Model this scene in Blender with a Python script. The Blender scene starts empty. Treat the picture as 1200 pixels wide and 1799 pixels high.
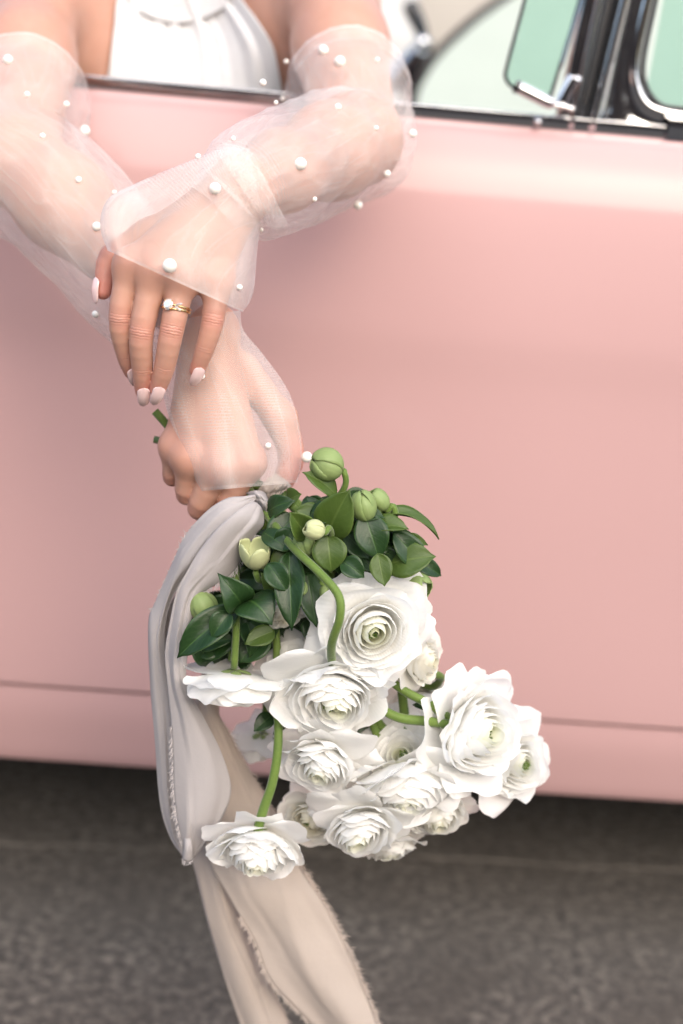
import bpy, bmesh, math, random
import numpy as np
from mathutils import Vector, Matrix
from mathutils.bvhtree import BVHTree

random.seed(7)
rng = np.random.default_rng(11)
scene = bpy.context.scene
COL = scene.collection
R = math.radians

# ------------------------------------------------------------------ camera
CAM = np.array([0.0, -1.45, 0.95])
YAW, PITCH, ROLL = R(2.7), R(15.9), R(5.0)
FPX = 50 / 36 * 1799
_f = np.array([math.sin(YAW) * math.cos(PITCH), math.cos(YAW) * math.cos(PITCH), -math.sin(PITCH)])
_r = np.array([math.cos(YAW), -math.sin(YAW), 0.0])
_u = np.cross(_r, _f)
CR = math.cos(ROLL) * _r + math.sin(ROLL) * _u
CU = -math.sin(ROLL) * _r + math.cos(ROLL) * _u
CF = _f
cd = bpy.data.cameras.new('camera')
cam = bpy.data.objects.new('camera', cd)
COL.objects.link(cam)
cd.sensor_fit = 'VERTICAL'; cd.sensor_height = 36; cd.sensor_width = 24; cd.lens = 50
cd.clip_start = 0.05; cd.clip_end = 500
cd.dof.use_dof = True; cd.dof.focus_distance = 1.055; cd.dof.aperture_fstop = 2.8
m = Matrix.Identity(4)
for i in range(3):
    m[i][0], m[i][1], m[i][2], m[i][3] = CR[i], CU[i], -CF[i], CAM[i]
cam.matrix_world = m
scene.camera = cam

# ------------------------------------------------------------------ world, sun, exposure
SUN_DIR = Vector((0.30, -0.95, 0.62)).normalized()      # towards the sun
w = bpy.data.worlds.new('World'); scene.world = w; w.use_nodes = True
nt = w.node_tree; nt.nodes.clear()
sky = nt.nodes.new('ShaderNodeTexSky'); sky.sky_type = 'NISHITA'; sky.sun_disc = False
sky.sun_elevation = math.asin(SUN_DIR.z); sky.sun_rotation = math.atan2(SUN_DIR.x, SUN_DIR.y)
sky.air_density = 1.0; sky.dust_density = 3.0; sky.ozone_density = 1.0
bg = nt.nodes.new('ShaderNodeBackground'); bg.inputs[1].default_value = 0.11
wo = nt.nodes.new('ShaderNodeOutputWorld')
nt.links.new(sky.outputs[0], bg.inputs[0]); nt.links.new(bg.outputs[0], wo.inputs[0])
sd = bpy.data.lights.new('sun', 'SUN'); sd.energy = 1.5; sd.angle = R(100); sd.color = (1.0, 0.955, 0.90)
sun = bpy.data.objects.new('sun', sd); COL.objects.link(sun)
sun.rotation_euler = SUN_DIR.to_track_quat('Z', 'Y').to_euler()
scene.view_settings.view_transform = 'Standard'; scene.view_settings.look = 'None'
scene.view_settings.gamma = 1.0; scene.view_settings.exposure = 1.66
scene.view_settings.use_curve_mapping = False
scene.cycles.use_denoising = True
scene.cycles.transparent_max_bounces = 24
scene.cycles.max_bounces = 10
scene.cycles.diffuse_bounces = 7

# ------------------------------------------------------------------ helpers
def P(x, y, Y):
    """photo pixel + distance plane Y -> world point"""
    d = FPX * CF + (x - 600.0) * CR - (y - 899.5) * CU
    return CAM + d * ((Y - CAM[1]) / d[1])

def pxm(p):
    """photo pixels per metre at world point p"""
    return FPX / float(np.dot(np.asarray(p) - CAM, CF))

def V(*a): return np.array(a, float)
def unit(v):
    v = np.asarray(v, float); return v / max(1e-9, np.linalg.norm(v))
def camdir(rx, up, to): return unit(rx * CR + up * CU - to * CF)

def catmull(pts, n):
    pts = np.asarray(pts, float)
    if len(pts) == 2:
        t = np.linspace(0, 1, n)[:, None]; return pts[0] * (1 - t) + pts[1] * t
    Q = np.vstack([2 * pts[0] - pts[1], pts, 2 * pts[-1] - pts[-2]])
    out = []
    k = len(pts) - 1
    for s in np.linspace(0, k, n):
        i = min(int(s), k - 1); t = s - i
        a, b, c, d = Q[i], Q[i + 1], Q[i + 2], Q[i + 3]
        out.append(0.5 * (2 * b + (c - a) * t + (2 * a - 5 * b + 4 * c - d) * t * t + (3 * b - a - 3 * c + d) * t ** 3))
    return np.array(out)

def world_loc(o):
    l = np.zeros(3)
    while o is not None:
        l += np.array(o.location); o = o.parent
    return l

def tag(o, label=None, cat=None, group=None, kind=None):
    if label: o['label'] = label
    if cat: o['category'] = cat
    if group: o['group'] = group
    if kind: o['kind'] = kind
    return o

def empty(name, loc):
    o = bpy.data.objects.new(name, None); COL.objects.link(o)
    o.location = Vector([float(v) for v in loc]); o.empty_display_size = 0.05
    return o

def mobj(name, verts, faces, mat, parent=None, smooth=True, origin=None, attrs=None, kind=None):
    verts = np.asarray(verts, float)
    if origin is None:
        origin = (verts.max(0) + verts.min(0)) / 2 if parent is not None else np.zeros(3)
    origin = np.asarray(origin, float)
    me = bpy.data.meshes.new(name)
    if isinstance(faces, np.ndarray):
        vv = (verts - origin)
        nf, k = faces.shape
        me.vertices.add(len(vv)); me.vertices.foreach_set('co', vv.astype(np.float32).ravel())
        me.loops.add(nf * k); me.loops.foreach_set('vertex_index', faces.astype(np.int32).ravel())
        me.polygons.add(nf); me.polygons.foreach_set('loop_start', np.arange(0, nf * k, k, dtype=np.int32))
        me.update(calc_edges=True); me.validate()
    else:
        me.from_pydata((verts - origin).tolist(), [], [list(map(int, f)) for f in faces])
    if smooth:
        me.polygons.foreach_set('use_smooth', [True] * len(me.polygons))
    if attrs:
        for an, av in attrs.items():
            av = np.asarray(av, np.float32)
            if av.ndim == 1:
                a = me.attributes.new(an, 'FLOAT', 'POINT'); a.data.foreach_set('value', av)
            else:
                a = me.attributes.new(an, 'FLOAT_VECTOR', 'POINT'); a.data.foreach_set('vector', av.ravel())
    me.update()
    if mat is not None: me.materials.append(mat)
    o = bpy.data.objects.new(name, me); COL.objects.link(o)
    if parent is not None:
        o.parent = parent
        o.location = Vector((origin - world_loc(parent)).tolist())
    else:
        o.location = Vector(origin.tolist())
    if kind: o['kind'] = kind
    return o

def grid_faces(nr, nc, closed=False):
    f = []
    for i in range(nr - 1):
        for j in range(nc if closed else nc - 1):
            j2 = (j + 1) % nc
            f.append((i * nc + j, i * nc + j2, (i + 1) * nc + j2, (i + 1) * nc + j))
    return f

def solid(o, t, offset=0.0):
    md = o.modifiers.new('thickness', 'SOLIDIFY'); md.thickness = t; md.offset = offset
    return o

def frames(pts, up=(0, 0, 1)):
    pts = np.asarray(pts, float)
    T = np.gradient(pts, axis=0)
    T /= np.linalg.norm(T, axis=1)[:, None] + 1e-12
    n = np.asarray(up, float) - np.dot(up, T[0]) * T[0]
    if np.linalg.norm(n) < 1e-3: n = np.cross(T[0], (1, 0, 0.3))
    n = unit(n)
    N = []
    for t in T:
        n = unit(n - np.dot(n, t) * t); N.append(n)
    N = np.array(N); B = np.cross(T, N)
    return T, N, B

def tube(pts, rad, seg=8, cap=True):
    pts = np.asarray(pts, float); n = len(pts)
    rad = np.broadcast_to(np.asarray(rad, float), (n,))
    T, N, B = frames(pts)
    a = np.linspace(0, 2 * np.pi, seg, endpoint=False)
    v = (pts[:, None, :] + rad[:, None, None] * (np.cos(a)[None, :, None] * N[:, None, :] + np.sin(a)[None, :, None] * B[:, None, :])).reshape(-1, 3)
    f = grid_faces(n, seg, True)
    if cap:
        f.append(tuple(range(seg))[::-1]); f.append(tuple((n - 1) * seg + j for j in range(seg)))
    return v, f

def merge(parts):
    vs, fs, k = [], [], 0
    for v, f in parts:
        vs.append(np.asarray(v, float)); fs += [tuple(i + k for i in q) for q in f]; k += len(v)
    return np.vstack(vs), fs

def lathe(profile, centre, axis, seg=32):
    """profile: (r, h) pairs along axis"""
    axis = unit(axis); a = unit(np.cross(axis, (0.3, 0.2, 1) if abs(axis[2]) < 0.9 else (1, 0, 0))); b = np.cross(axis, a)
    an = np.linspace(0, 2 * np.pi, seg, endpoint=False)
    v = []
    for r, h in profile:
        for t in an: v.append(np.asarray(centre) + axis * h + r * (math.cos(t) * a + math.sin(t) * b))
    return np.array(v), grid_faces(len(profile), seg, True)

def box(lo, hi, bevel=0.0):
    bm = bmesh.new(); bmesh.ops.create_cube(bm, size=1)
    lo, hi = np.asarray(lo, float), np.asarray(hi, float)
    for v in bm.verts:
        v.co = Vector(((lo + hi) / 2 + np.array(v.co) * (hi - lo)).tolist())
    if bevel: bmesh.ops.bevel(bm, geom=bm.edges[:], offset=bevel, segments=3, affect='EDGES', profile=0.6)
    bm.verts.ensure_lookup_table()
    v = [tuple(x.co) for x in bm.verts]; f = [tuple(x.index for x in q.verts) for q in bm.faces]
    bm.free(); return np.array(v), f

# ------------------------------------------------------------------ materials
def mat_new(name):
    mt = bpy.data.materials.new(name); mt.use_nodes = True
    n = mt.node_tree; n.nodes.clear()
    out = n.nodes.new('ShaderNodeOutputMaterial')
    return mt, n, out

class NB:
    """tiny node helper"""
    def __init__(s, n): s.n = n
    def add(s, t, **kw):
        nd = s.n.nodes.new('ShaderNode' + t)
        for k, v in kw.items():
            if k.startswith('i_'):
                key = k[2:]; key = int(key) if key.isdigit() else key.replace('_', ' ')
                if isinstance(v, bpy.types.NodeSocket): s.n.links.new(v, nd.inputs[key])
                else: nd.inputs[key].default_value = v
            else: setattr(nd, k, v)
        return nd
    def link(s, a, b): s.n.links.new(a, b)
    def attr(s, name): return s.add('Attribute', attribute_name=name)
    def math(s, op, a, b=0.0, c=0.0, clamp=False):
        nd = s.n.nodes.new('ShaderNodeMath'); nd.operation = op; nd.use_clamp = clamp
        for i, v in enumerate((a, b, c)):
            if isinstance(v, bpy.types.NodeSocket): s.n.links.new(v, nd.inputs[i])
            else: nd.inputs[i].default_value = v
        return nd.outputs[0]
    def mix(s, fac, a, b):
        nd = s.n.nodes.new('ShaderNodeMix'); nd.data_type = 'RGBA'
        for k, v in ((0, fac), (6, a), (7, b)):
            if isinstance(v, bpy.types.NodeSocket): s.n.links.new(v, nd.inputs[k])
            else: nd.inputs[k].default_value = v if k == 0 else (*v[:3], 1)
        return nd.outputs[2]
    def noise(s, scale, detail=3.0, rough=0.5, vec=None, dist=0.0):
        nd = s.add('TexNoise'); nd.inputs['Scale'].default_value = scale; nd.inputs['Detail'].default_value = detail
        nd.inputs['Roughness'].default_value = rough; nd.inputs['Distortion'].default_value = dist
        if vec is not None: s.link(vec, nd.inputs['Vector'])
        return nd.outputs[0]
    def bump(s, h, strength, dist):
        nd = s.add('Bump'); nd.inputs['Strength'].default_value = strength; nd.inputs['Distance'].default_value = dist
        s.link(h, nd.inputs['Height']); return nd.outputs[0]
    def ramp(s, fac, stops):
        nd = s.n.nodes.new('ShaderNodeValToRGB'); s.link(fac, nd.inputs[0])
        e = nd.color_ramp.elements
        while len(e) < len(stops): e.new(0.5)
        for q, (p, c) in zip(e, stops): q.position = p; q.color = (*c, 1)
        return nd.outputs[0]
    def pos(s): return s.add('NewGeometry').outputs['Position']

def simple(name, col, rough=0.5, metal=0.0, coat=0.0, spec=0.5, noise=None):
    mt, n, out = mat_new(name); b = NB(n)
    p = b.add('BsdfPrincipled')
    p.inputs['Base Color'].default_value = (*col, 1); p.inputs['Roughness'].default_value = rough
    p.inputs['Metallic'].default_value = metal; p.inputs['Coat Weight'].default_value = coat
    p.inputs['Specular IOR Level'].default_value = spec
    if noise:
        sc, amt = noise
        f = b.noise(sc, 4, 0.55, b.pos())
        c = b.mix(f, [v * (1 - amt) for v in col], [min(1, v * (1 + amt)) for v in col])
        b.link(c, p.inputs['Base Color'])
    b.link(p.outputs[0], out.inputs[0])
    return mt

M = {}
# car paint: pink enamel under a thin lacquer
mt, n, out = mat_new('pink_paint'); b = NB(n)
p = b.add('BsdfPrincipled')
f = b.noise(2.2, 3, 0.5, b.pos())
b.link(b.mix(f, (0.435, 0.268, 0.260), (0.46, 0.287, 0.279)), p.inputs['Base Color'])
p.inputs['Roughness'].default_value = 0.7; p.inputs['Specular IOR Level'].default_value = 0.2; p.inputs['Coat Weight'].default_value = 0.45; p.inputs['Coat Roughness'].default_value = 0.08
b.link(b.bump(b.noise(3.5, 2, 0.5, b.pos()), 0.035, 0.02), p.inputs['Normal'])
b.link(p.outputs[0], out.inputs[0]); M['paint'] = mt
# chrome
mt, n, out = mat_new('chrome'); b = NB(n)
p = b.add('BsdfPrincipled'); p.inputs['Metallic'].default_value = 1.0
p.inputs['Base Color'].default_value = (0.62, 0.62, 0.63, 1)
f = b.noise(60, 4, 0.6, b.pos())
b.link(b.math('MULTIPLY_ADD', f, 0.12, 0.03), p.inputs['Roughness'])
b.link(b.bump(b.noise(25, 2, 0.5, b.pos()), 0.08, 0.004), p.inputs['Normal'])
b.link(p.outputs[0], out.inputs[0]); M['chrome'] = mt
M['rubber'] = simple('black_rubber', (0.012, 0.012, 0.014), 0.45)
M['black'] = simple('black_enamel', (0.01, 0.01, 0.012), 0.25, coat=0.5)
M['under'] = simple('underbody', (0.02, 0.019, 0.018), 0.9, noise=(12, 0.4))
M['vinyl'] = simple('white_vinyl', (0.50, 0.50, 0.495), 0.5, noise=(30, 0.04))
M['beige'] = simple('beige_trim', (0.36, 0.335, 0.30), 0.6, noise=(14, 0.06))
M['tyre'] = simple('tyre_rubber', (0.02, 0.02, 0.02), 0.8, noise=(20, 0.3))
M['stucco'] = simple('pale_stucco', (0.38, 0.40, 0.39), 0.9, noise=(3, 0.08))
# tinted glass
def glass(name, col, refl=1.0):
    mt, n, out = mat_new(name); b = NB(n)
    t = b.add('BsdfTransparent'); t.inputs[0].default_value = (*col, 1)
    g = b.add('BsdfGlossy'); g.inputs['Roughness'].default_value = 0.02; g.inputs[0].default_value = (0.95, 0.97, 0.96, 1)
    fr = b.add('Fresnel'); fr.inputs[0].default_value = 1.45
    mx = b.add('MixShader'); b.link(fr.outputs[0], mx.inputs[0]); b.link(t.outputs[0], mx.inputs[1]); b.link(g.outputs[0], mx.inputs[2])
    b.link(mx.outputs[0], out.inputs[0]); return mt
M['glass_far'] = glass('pale_green_glass', (0.90, 0.98, 0.95))
M['glass'] = glass('green_tinted_glass', (0.60, 0.80, 0.725))
# asphalt
mt, n, out = mat_new('weathered_asphalt'); b = NB(n)
p = b.add('BsdfPrincipled'); ps = b.pos()
a1 = b.noise(75, 5, 0.7, ps); a2 = b.noise(20, 4, 0.6, ps); a3 = b.noise(6.0, 4, 0.6, ps)
c = b.ramp(a1, [(0.36, (0.018, 0.016, 0.015)), (0.5, (0.082, 0.071, 0.061)), (0.66, (0.235, 0.205, 0.172))])
c2 = b.mix(b.math('MULTIPLY', a2, 0.5), c, (0.090, 0.079, 0.070))
vo = b.add('TexVoronoi'); vo.inputs['Scale'].default_value = 42; b.link(ps, vo.inputs['Vector'])
pit = b.math('LESS_THAN', vo.outputs[0], 0.16)
big = b.math('GREATER_THAN', b.noise(14, 2, 0.5, ps), 0.52)
c3 = b.mix(b.math('MULTIPLY', b.math('MULTIPLY', pit, big), 0.75), c2, (0.016, 0.015, 0.015))
c4 = b.mix(b.ramp(a3, [(0.4, (0, 0, 0)), (0.65, (.7, .7, .7))]), c3, (0.066, 0.056, 0.047))
b.link(c4, p.inputs['Base Color']); p.inputs['Roughness'].default_value = 0.9
hh = b.math('SUBTRACT', b.math('ADD', a1, b.math('MULTIPLY', a2, 1.2)), b.math('MULTIPLY', pit, 0.6))
b.link(b.bump(hh, 0.9, 0.006), p.inputs['Normal'])
b.link(p.outputs[0], out.inputs[0]); M['asphalt'] = mt
M['joint'] = simple('joint_mortar', (0.125, 0.11, 0.095), 0.95, noise=(7, 0.8))
# skin
mt, n, out = mat_new('skin'); b = NB(n)
p = b.add('BsdfPrincipled'); ps = b.pos()
fl = b.attr('flush').outputs['Fac']; jc = b.attr('joint').outputs['Fac']; jm = b.attr('joint_mask').outputs['Fac']
n1 = b.noise(55, 3, 0.55, ps); n2 = b.noise(400, 3, 0.6, ps)
base = b.mix(n1, (0.425, 0.225, 0.160), (0.485, 0.275, 0.205))
c = b.mix(b.math('MULTIPLY', fl, 0.9, clamp=True), base, (0.50, 0.175, 0.140))
b.link(c, p.inputs['Base Color']); p.inputs['Roughness'].default_value = 0.42
p.inputs['Subsurface Weight'].default_value = 0.18; p.inputs['Subsurface Radius'].default_value = (0.008, 0.003, 0.0015)
p.inputs['Subsurface Scale'].default_value = 1.0; p.inputs['Specular IOR Level'].default_value = 0.4
wob = b.math('MULTIPLY', b.math('SUBTRACT', b.noise(300, 2, 0.5, ps), 0.5), 0.0022)
ww = b.math('SINE', b.math('MULTIPLY', b.math('ADD', jc, wob), 2900.0))
gro = b.math('MULTIPLY', b.math('POWER', b.math('MULTIPLY_ADD', ww, 0.5, 0.5), 3.0), jm)
h = b.math('SUBTRACT', b.math('MULTIPLY', n2, 0.25), gro)
b.link(b.bump(h, 0.5, 0.0006), p.inputs['Normal'])
b.link(p.outputs[0], out.inputs[0]); M['skin'] = mt
# nails, metal, stones, pearls
mt, n, out = mat_new('pale_pink_nail_lacquer'); b = NB(n)
p = b.add('BsdfPrincipled'); p.inputs['Base Color'].default_value = (0.76, 0.55, 0.53, 1); p.inputs['Roughness'].default_value = 0.18
p.inputs['Coat Weight'].default_value = 1.0; p.inputs['Coat Roughness'].default_value = 0.04; p.inputs['Subsurface Weight'].default_value = 0.1
p.inputs['Subsurface Radius'].default_value = (0.003, 0.002, 0.002)
b.link(p.outputs[0], out.inputs[0]); M['nail'] = mt
M['gold'] = simple('gold', (0.83, 0.60, 0.30), 0.15, 1.0)
mt, n, out = mat_new('diamond'); b = NB(n)
g = b.add('BsdfGlass'); g.inputs['IOR'].default_value = 2.1; g.inputs['Roughness'].default_value = 0.0
g2 = b.add('BsdfPrincipled'); g2.inputs['Base Color'].default_value = (.85, .85, .84, 1); g2.inputs['Roughness'].default_value = 0.06; g2.inputs['Coat Weight'].default_value = 1.0
mx = b.add('MixShader'); mx.inputs[0].default_value = 0.38; b.link(g.outputs[0], mx.inputs[1]); b.link(g2.outputs[0], mx.inputs[2])
b.link(mx.outputs[0], out.inputs[0]); M['diamond'] = mt
mt, n, out = mat_new('pearl'); b = NB(n)
p = b.add('BsdfPrincipled'); p.inputs['Base Color'].default_value = (0.80, 0.76, 0.70, 1); p.inputs['Roughness'].default_value = 0.22
p.inputs['Coat Weight'].default_value = 1.0; p.inputs['Coat Roughness'].default_value = 0.05
p.inputs['Subsurface Weight'].default_value = 0.15; p.inputs['Subsurface Radius'].default_value = (0.003, 0.003, 0.003)
b.link(p.outputs[0], out.inputs[0]); M['pearl'] = mt
# tulle
mt, n, out = mat_new('sheer_tulle'); b = NB(n)
ps = b.pos()
d = b.add('BsdfDiffuse'); d.inputs[0].default_value = (0.90, 0.86, 0.83, 1)
t = b.add('BsdfTranslucent'); t.inputs[0].default_value = (0.90, 0.86, 0.83, 1)
m1 = b.add('MixShader'); m1.inputs[0].default_value = 0.35; b.link(d.outputs[0], m1.inputs[1]); b.link(t.outputs[0], m1.inputs[2])
tr = b.add('BsdfTransparent')
den = b.attr('weave').outputs['Fac']
net = b.add('TexVoronoi'); net.feature = 'DISTANCE_TO_EDGE'; net.inputs['Scale'].default_value = 820; net.inputs['Randomness'].default_value = 0.35
suv = b.attr('suv').outputs['Vector']
b.link(suv, net.inputs['Vector'])
thread = b.math('SUBTRACT', 1.0, b.math('MULTIPLY', net.outputs[0], 2.6), clamp=True)
nz = b.noise(30, 3, 0.6, ps)
fac = b.math('MULTIPLY', den, b.math('MULTIPLY_ADD', thread, 0.42, 0.70))
def folds(ang, sx, sy, wdt):
    mp = b.add('Mapping'); b.link(suv, mp.inputs['Vector']); mp.inputs['Rotation'].default_value = (0, 0, ang); mp.inputs['Scale'].default_value = (sx, sy, 1)
    q = b.noise(1.0, 2.0, 0.5, mp.outputs[0], 0.5)
    return b.math('POWER', b.math('SUBTRACT', 1.0, b.math('MULTIPLY', b.math('ABSOLUTE', b.math('SUBTRACT', q, 0.5)), wdt), clamp=True), 2.0)
fold_ = b.math('MAXIMUM', folds(0.35, 42, 7, 16.0), b.math('MULTIPLY', folds(-0.5, 30, 6, 14.0), 0.8))
fac = b.math('ADD', fac, b.math('MULTIPLY', fold_, 0.05))
fac = b.math('MULTIPLY', fac, b.math('MULTIPLY_ADD', nz, 0.35, 0.83), clamp=True)
bm_ = b.bump(b.math('ADD', b.math('MULTIPLY', fold_, 0.6), b.noise(12, 2, 0.5, ps, 0.3)), 0.2, 0.003)
b.link(bm_, d.inputs['Normal'])
m2 = b.add('MixShader'); b.link(fac, m2.inputs[0]); b.link(tr.outputs[0], m2.inputs[1]); b.link(m1.outputs[0], m2.inputs[2])
b.link(m2.outputs[0], out.inputs[0]); M['tulle'] = mt
# cloth materials
def cloth(name, c1, c2, trans=0.2, weave=1800, wr=0.35):
    mt, n, out = mat_new(name); b = NB(n); ps = b.pos()
    f = b.noise(18, 3, 0.5, ps); c = b.mix(f, c1, c2)
    d = b.add('BsdfPrincipled'); b.link(c, d.inputs['Base Color']); d.inputs['Roughness'].default_value = 0.95
    d.inputs['Sheen Weight'].default_value = 0.1; d.inputs['Specular IOR Level'].default_value = 0.06
    t = b.add('BsdfTranslucent'); b.link(c, t.inputs[0])
    h = b.math('ADD', b.math('MULTIPLY', b.noise(weave, 2, 0.6, ps), 0.12), b.noise(38, 4, 0.55, ps, 0.4))
    nb_ = b.bump(h, wr, 0.003); b.link(nb_, d.inputs['Normal']); b.link(nb_, t.inputs['Normal'])
    mx = b.add('MixShader'); mx.inputs[0].default_value = trans; b.link(d.outputs[0], mx.inputs[1]); b.link(t.outputs[0], mx.inputs[2])
    b.link(mx.outputs[0], out.inputs[0]); return mt
M['ribbon'] = cloth('dusty_silk', (0.385, 0.358, 0.352), (0.425, 0.393, 0.387), 0.15)
M['ribbon2'] = cloth('blush_silk', (0.465, 0.395, 0.34), (0.51, 0.435, 0.38), 0.2)
M['dress'] = cloth('white_crepe', (0.57, 0.57, 0.575), (0.62, 0.62, 0.625), 0.05)
# petals: colour carried by the petal itself (cream heart, white rim)
mt, n, out = mat_new('white_petal'); b = NB(n); ps = b.pos()
hv = b.attr('heart').outputs['Fac']; tint = b.attr('tint').outputs['Fac']
c = b.mix(hv, (0.955, 0.953, 0.94), (0.80, 0.83, 0.52))
c = b.mix(tint, c, (0.80, 0.75, 0.58))
c = b.mix(b.math('MULTIPLY', b.noise(60, 3, 0.6, ps), 0.12), c, (0.72, 0.70, 0.60))
d = b.add('BsdfPrincipled'); b.link(c, d.inputs['Base Color']); d.inputs['Roughness'].default_value = 0.55; d.inputs['Specular IOR Level'].default_value = 0.3
t = b.add('BsdfTranslucent'); b.link(c, t.inputs[0])
vein = b.attr('vein').outputs['Fac']
vn = b.math('SINE', b.math('MULTIPLY', vein, 70.0))
nb_ = b.bump(b.math('ADD', b.math('MULTIPLY', vn, 0.12), b.noise(140, 3, 0.6, ps)), 0.3, 0.0012); b.link(nb_, d.inputs['Normal'])
mx = b.add('MixShader'); mx.inputs[0].default_value = 0.48; b.link(d.outputs[0], mx.inputs[1]); b.link(t.outputs[0], mx.inputs[2])
b.link(mx.outputs[0], out.inputs[0]); M['petal'] = mt
# leaves
def leafmat(name, dark, lite, vein, rough, trans, vs=1.0):
    mt, n, out = mat_new(name); b = NB(n); ps = b.pos()
    u = b.attr('leaf_u').outputs['Fac']; v = b.attr('leaf_v').outputs['Fac']
    au = b.math('ABSOLUTE', u)
    c = b.mix(b.noise(50, 3, 0.6, ps), dark, lite)
    mid = b.math('SUBTRACT', 1.0, b.math('MULTIPLY', au, 11.0), clamp=True)
    side = b.math('POWER', b.math('ABSOLUTE', b.math('SINE', b.math('MULTIPLY', b.math('SUBTRACT', v, b.math('MULTIPLY', au, 0.35)), 24.0))), 14.0)
    vv = b.math('MULTIPLY', b.math('ADD', b.math('MULTIPLY', mid, 0.6), b.math('MULTIPLY', side, 0.10), clamp=True), vs)
    c = b.mix(vv, c, vein)
    rim = b.math('MULTIPLY', b.math('GREATER_THAN', au, 0.95), 0.45 * vs)
    c = b.mix(rim, c, vein)
    oi = b.add('ObjectInfo').outputs['Random']
    c = b.mix(b.math('MULTIPLY', oi, 0.35), c, lite)
    d = b.add('BsdfPrincipled'); b.link(c, d.inputs['Base Color']); d.inputs['Roughness'].default_value = rough
    d.inputs['Specular IOR Level'].default_value = 0.38
    t = b.add('BsdfTranslucent'); b.link(b.mix(0.5, c, vein), t.inputs[0])
    b.link(b.bump(b.math('ADD', b.noise(160, 3, 0.6, ps), b.math('MULTIPLY', vv, -1.0)), 0.35, 0.001), d.inputs['Normal'])
    mx = b.add('MixShader'); mx.inputs[0].default_value = trans; b.link(d.outputs[0], mx.inputs[1]); b.link(t.outputs[0], mx.inputs[2])
    b.link(mx.outputs[0], out.inputs[0]); return mt
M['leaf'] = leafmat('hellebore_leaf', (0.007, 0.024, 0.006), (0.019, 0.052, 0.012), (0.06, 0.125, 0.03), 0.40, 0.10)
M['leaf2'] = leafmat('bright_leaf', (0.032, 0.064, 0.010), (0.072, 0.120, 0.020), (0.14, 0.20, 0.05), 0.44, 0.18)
M['sepal'] = leafmat('green_sepal', (0.19, 0.275, 0.085), (0.30, 0.385, 0.15), (0.46, 0.52, 0.26), 0.5, 0.25, 0.25)
M['sepal_pale'] = leafmat('pale_sepal', (0.50, 0.54, 0.27), (0.60, 0.63, 0.36), (0.64, 0.66, 0.42), 0.5, 0.25, 0.25)
def stemmat(name, c1, c2):
    mt, n, out = mat_new(name); b = NB(n); ps = b.pos(); p = b.add('BsdfPrincipled')
    f = b.noise(38, 4, 0.65, ps); f2 = b.noise(420, 3, 0.6, ps)
    b.link(b.mix(b.math('MULTIPLY_ADD', f2, 0.45, b.math('MULTIPLY', f, 0.7), clamp=True), c1, c2), p.inputs['Base Color'])
    p.inputs['Roughness'].default_value = 0.58; p.inputs['Specular IOR Level'].default_value = 0.25; p.inputs['Sheen Weight'].default_value = 0.3; p.inputs['Sheen Roughness'].default_value = 0.4
    p.inputs['Subsurface Weight'].default_value = 0.1; p.inputs['Subsurface Radius'].default_value = (0.002, 0.004, 0.001)
    b.link(b.bump(f2, 0.4, 0.0008), p.inputs['Normal']); b.link(p.outputs[0], out.inputs[0]); return mt
M['stem'] = stemmat('green_stem', (0.045, 0.092, 0.014), (0.15, 0.22, 0.045))
M['stem_dark'] = simple('dark_stem', (0.06, 0.10, 0.03), 0.5, noise=(45, 0.35))

# ------------------------------------------------------------------ setting
v = [(-60, -40, 0), (60, -40, 0), (60, 60, 0), (-60, 60, 0)]
road = mobj('road', v, [(0, 1, 2, 3)], M['asphalt'], smooth=False); tag(road, kind='structure')
# a rough joint running along the road under the car
jp = []
for i in range(161):
    x = -4 + 8 * i / 160
    c = P(600, 1510, 0)   # direction through the photographed joint, dropped to the road
    d = c - CAM; g = CAM + d * (-CAM[2] / d[2])
    y0 = g[1] + 0.045 * x
    wdt = 0.0015 + 0.0045 * rng.random() * (.4 + .6 * math.sin(x * 7.3 + 1) ** 2)
    off = 0.004 * math.sin(x * 9) + 0.003 * rng.standard_normal()
    jp.append((x, y0 - wdt + off, 0.003)); jp.append((x, y0 + off, 0.0055)); jp.append((x, y0 + wdt + off, 0.003))
jt = mobj('road_joint', np.array(jp), grid_faces(161, 3), M['joint']); tag(jt, kind='structure')

wall = empty('stucco_wall', (0, 9.15, 0)); tag(wall, 'pale stucco boundary wall standing across the road behind the car', 'wall')
v_, f_ = box((-14, 9.0, 0), (14, 9.3, 3.6), 0.01); mobj('wall_body', v_, f_, M['stucco'], wall, smooth=False)
v_, f_ = box((-14.05, 8.93, 3.603), (14.05, 9.37, 3.72), 0.015); mobj('coping', v_, f_, M['stucco'], wall, smooth=False)

bw = empty('added_brick_wall', (0, -7.15, 0)); tag(bw, 'added brown brick wall behind the camera, seen only as dark reflections', 'wall')  # unseen wall, added so the chrome has something dark to reflect
M['brick'] = simple('brown_brick', (0.10, 0.062, 0.045), 0.85, noise=(6, 0.5))
v_, f_ = box((-16, -7.3, 0), (16, -7.0, 3.0), 0.01); mobj('wall_body', v_, f_, M['brick'], bw, smooth=False)
v_, f_ = box((-16.05, -7.36, 3.003), (16.05, -6.94, 3.1), 0.015); mobj('coping', v_, f_, M['stucco'], bw, smooth=False)
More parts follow.
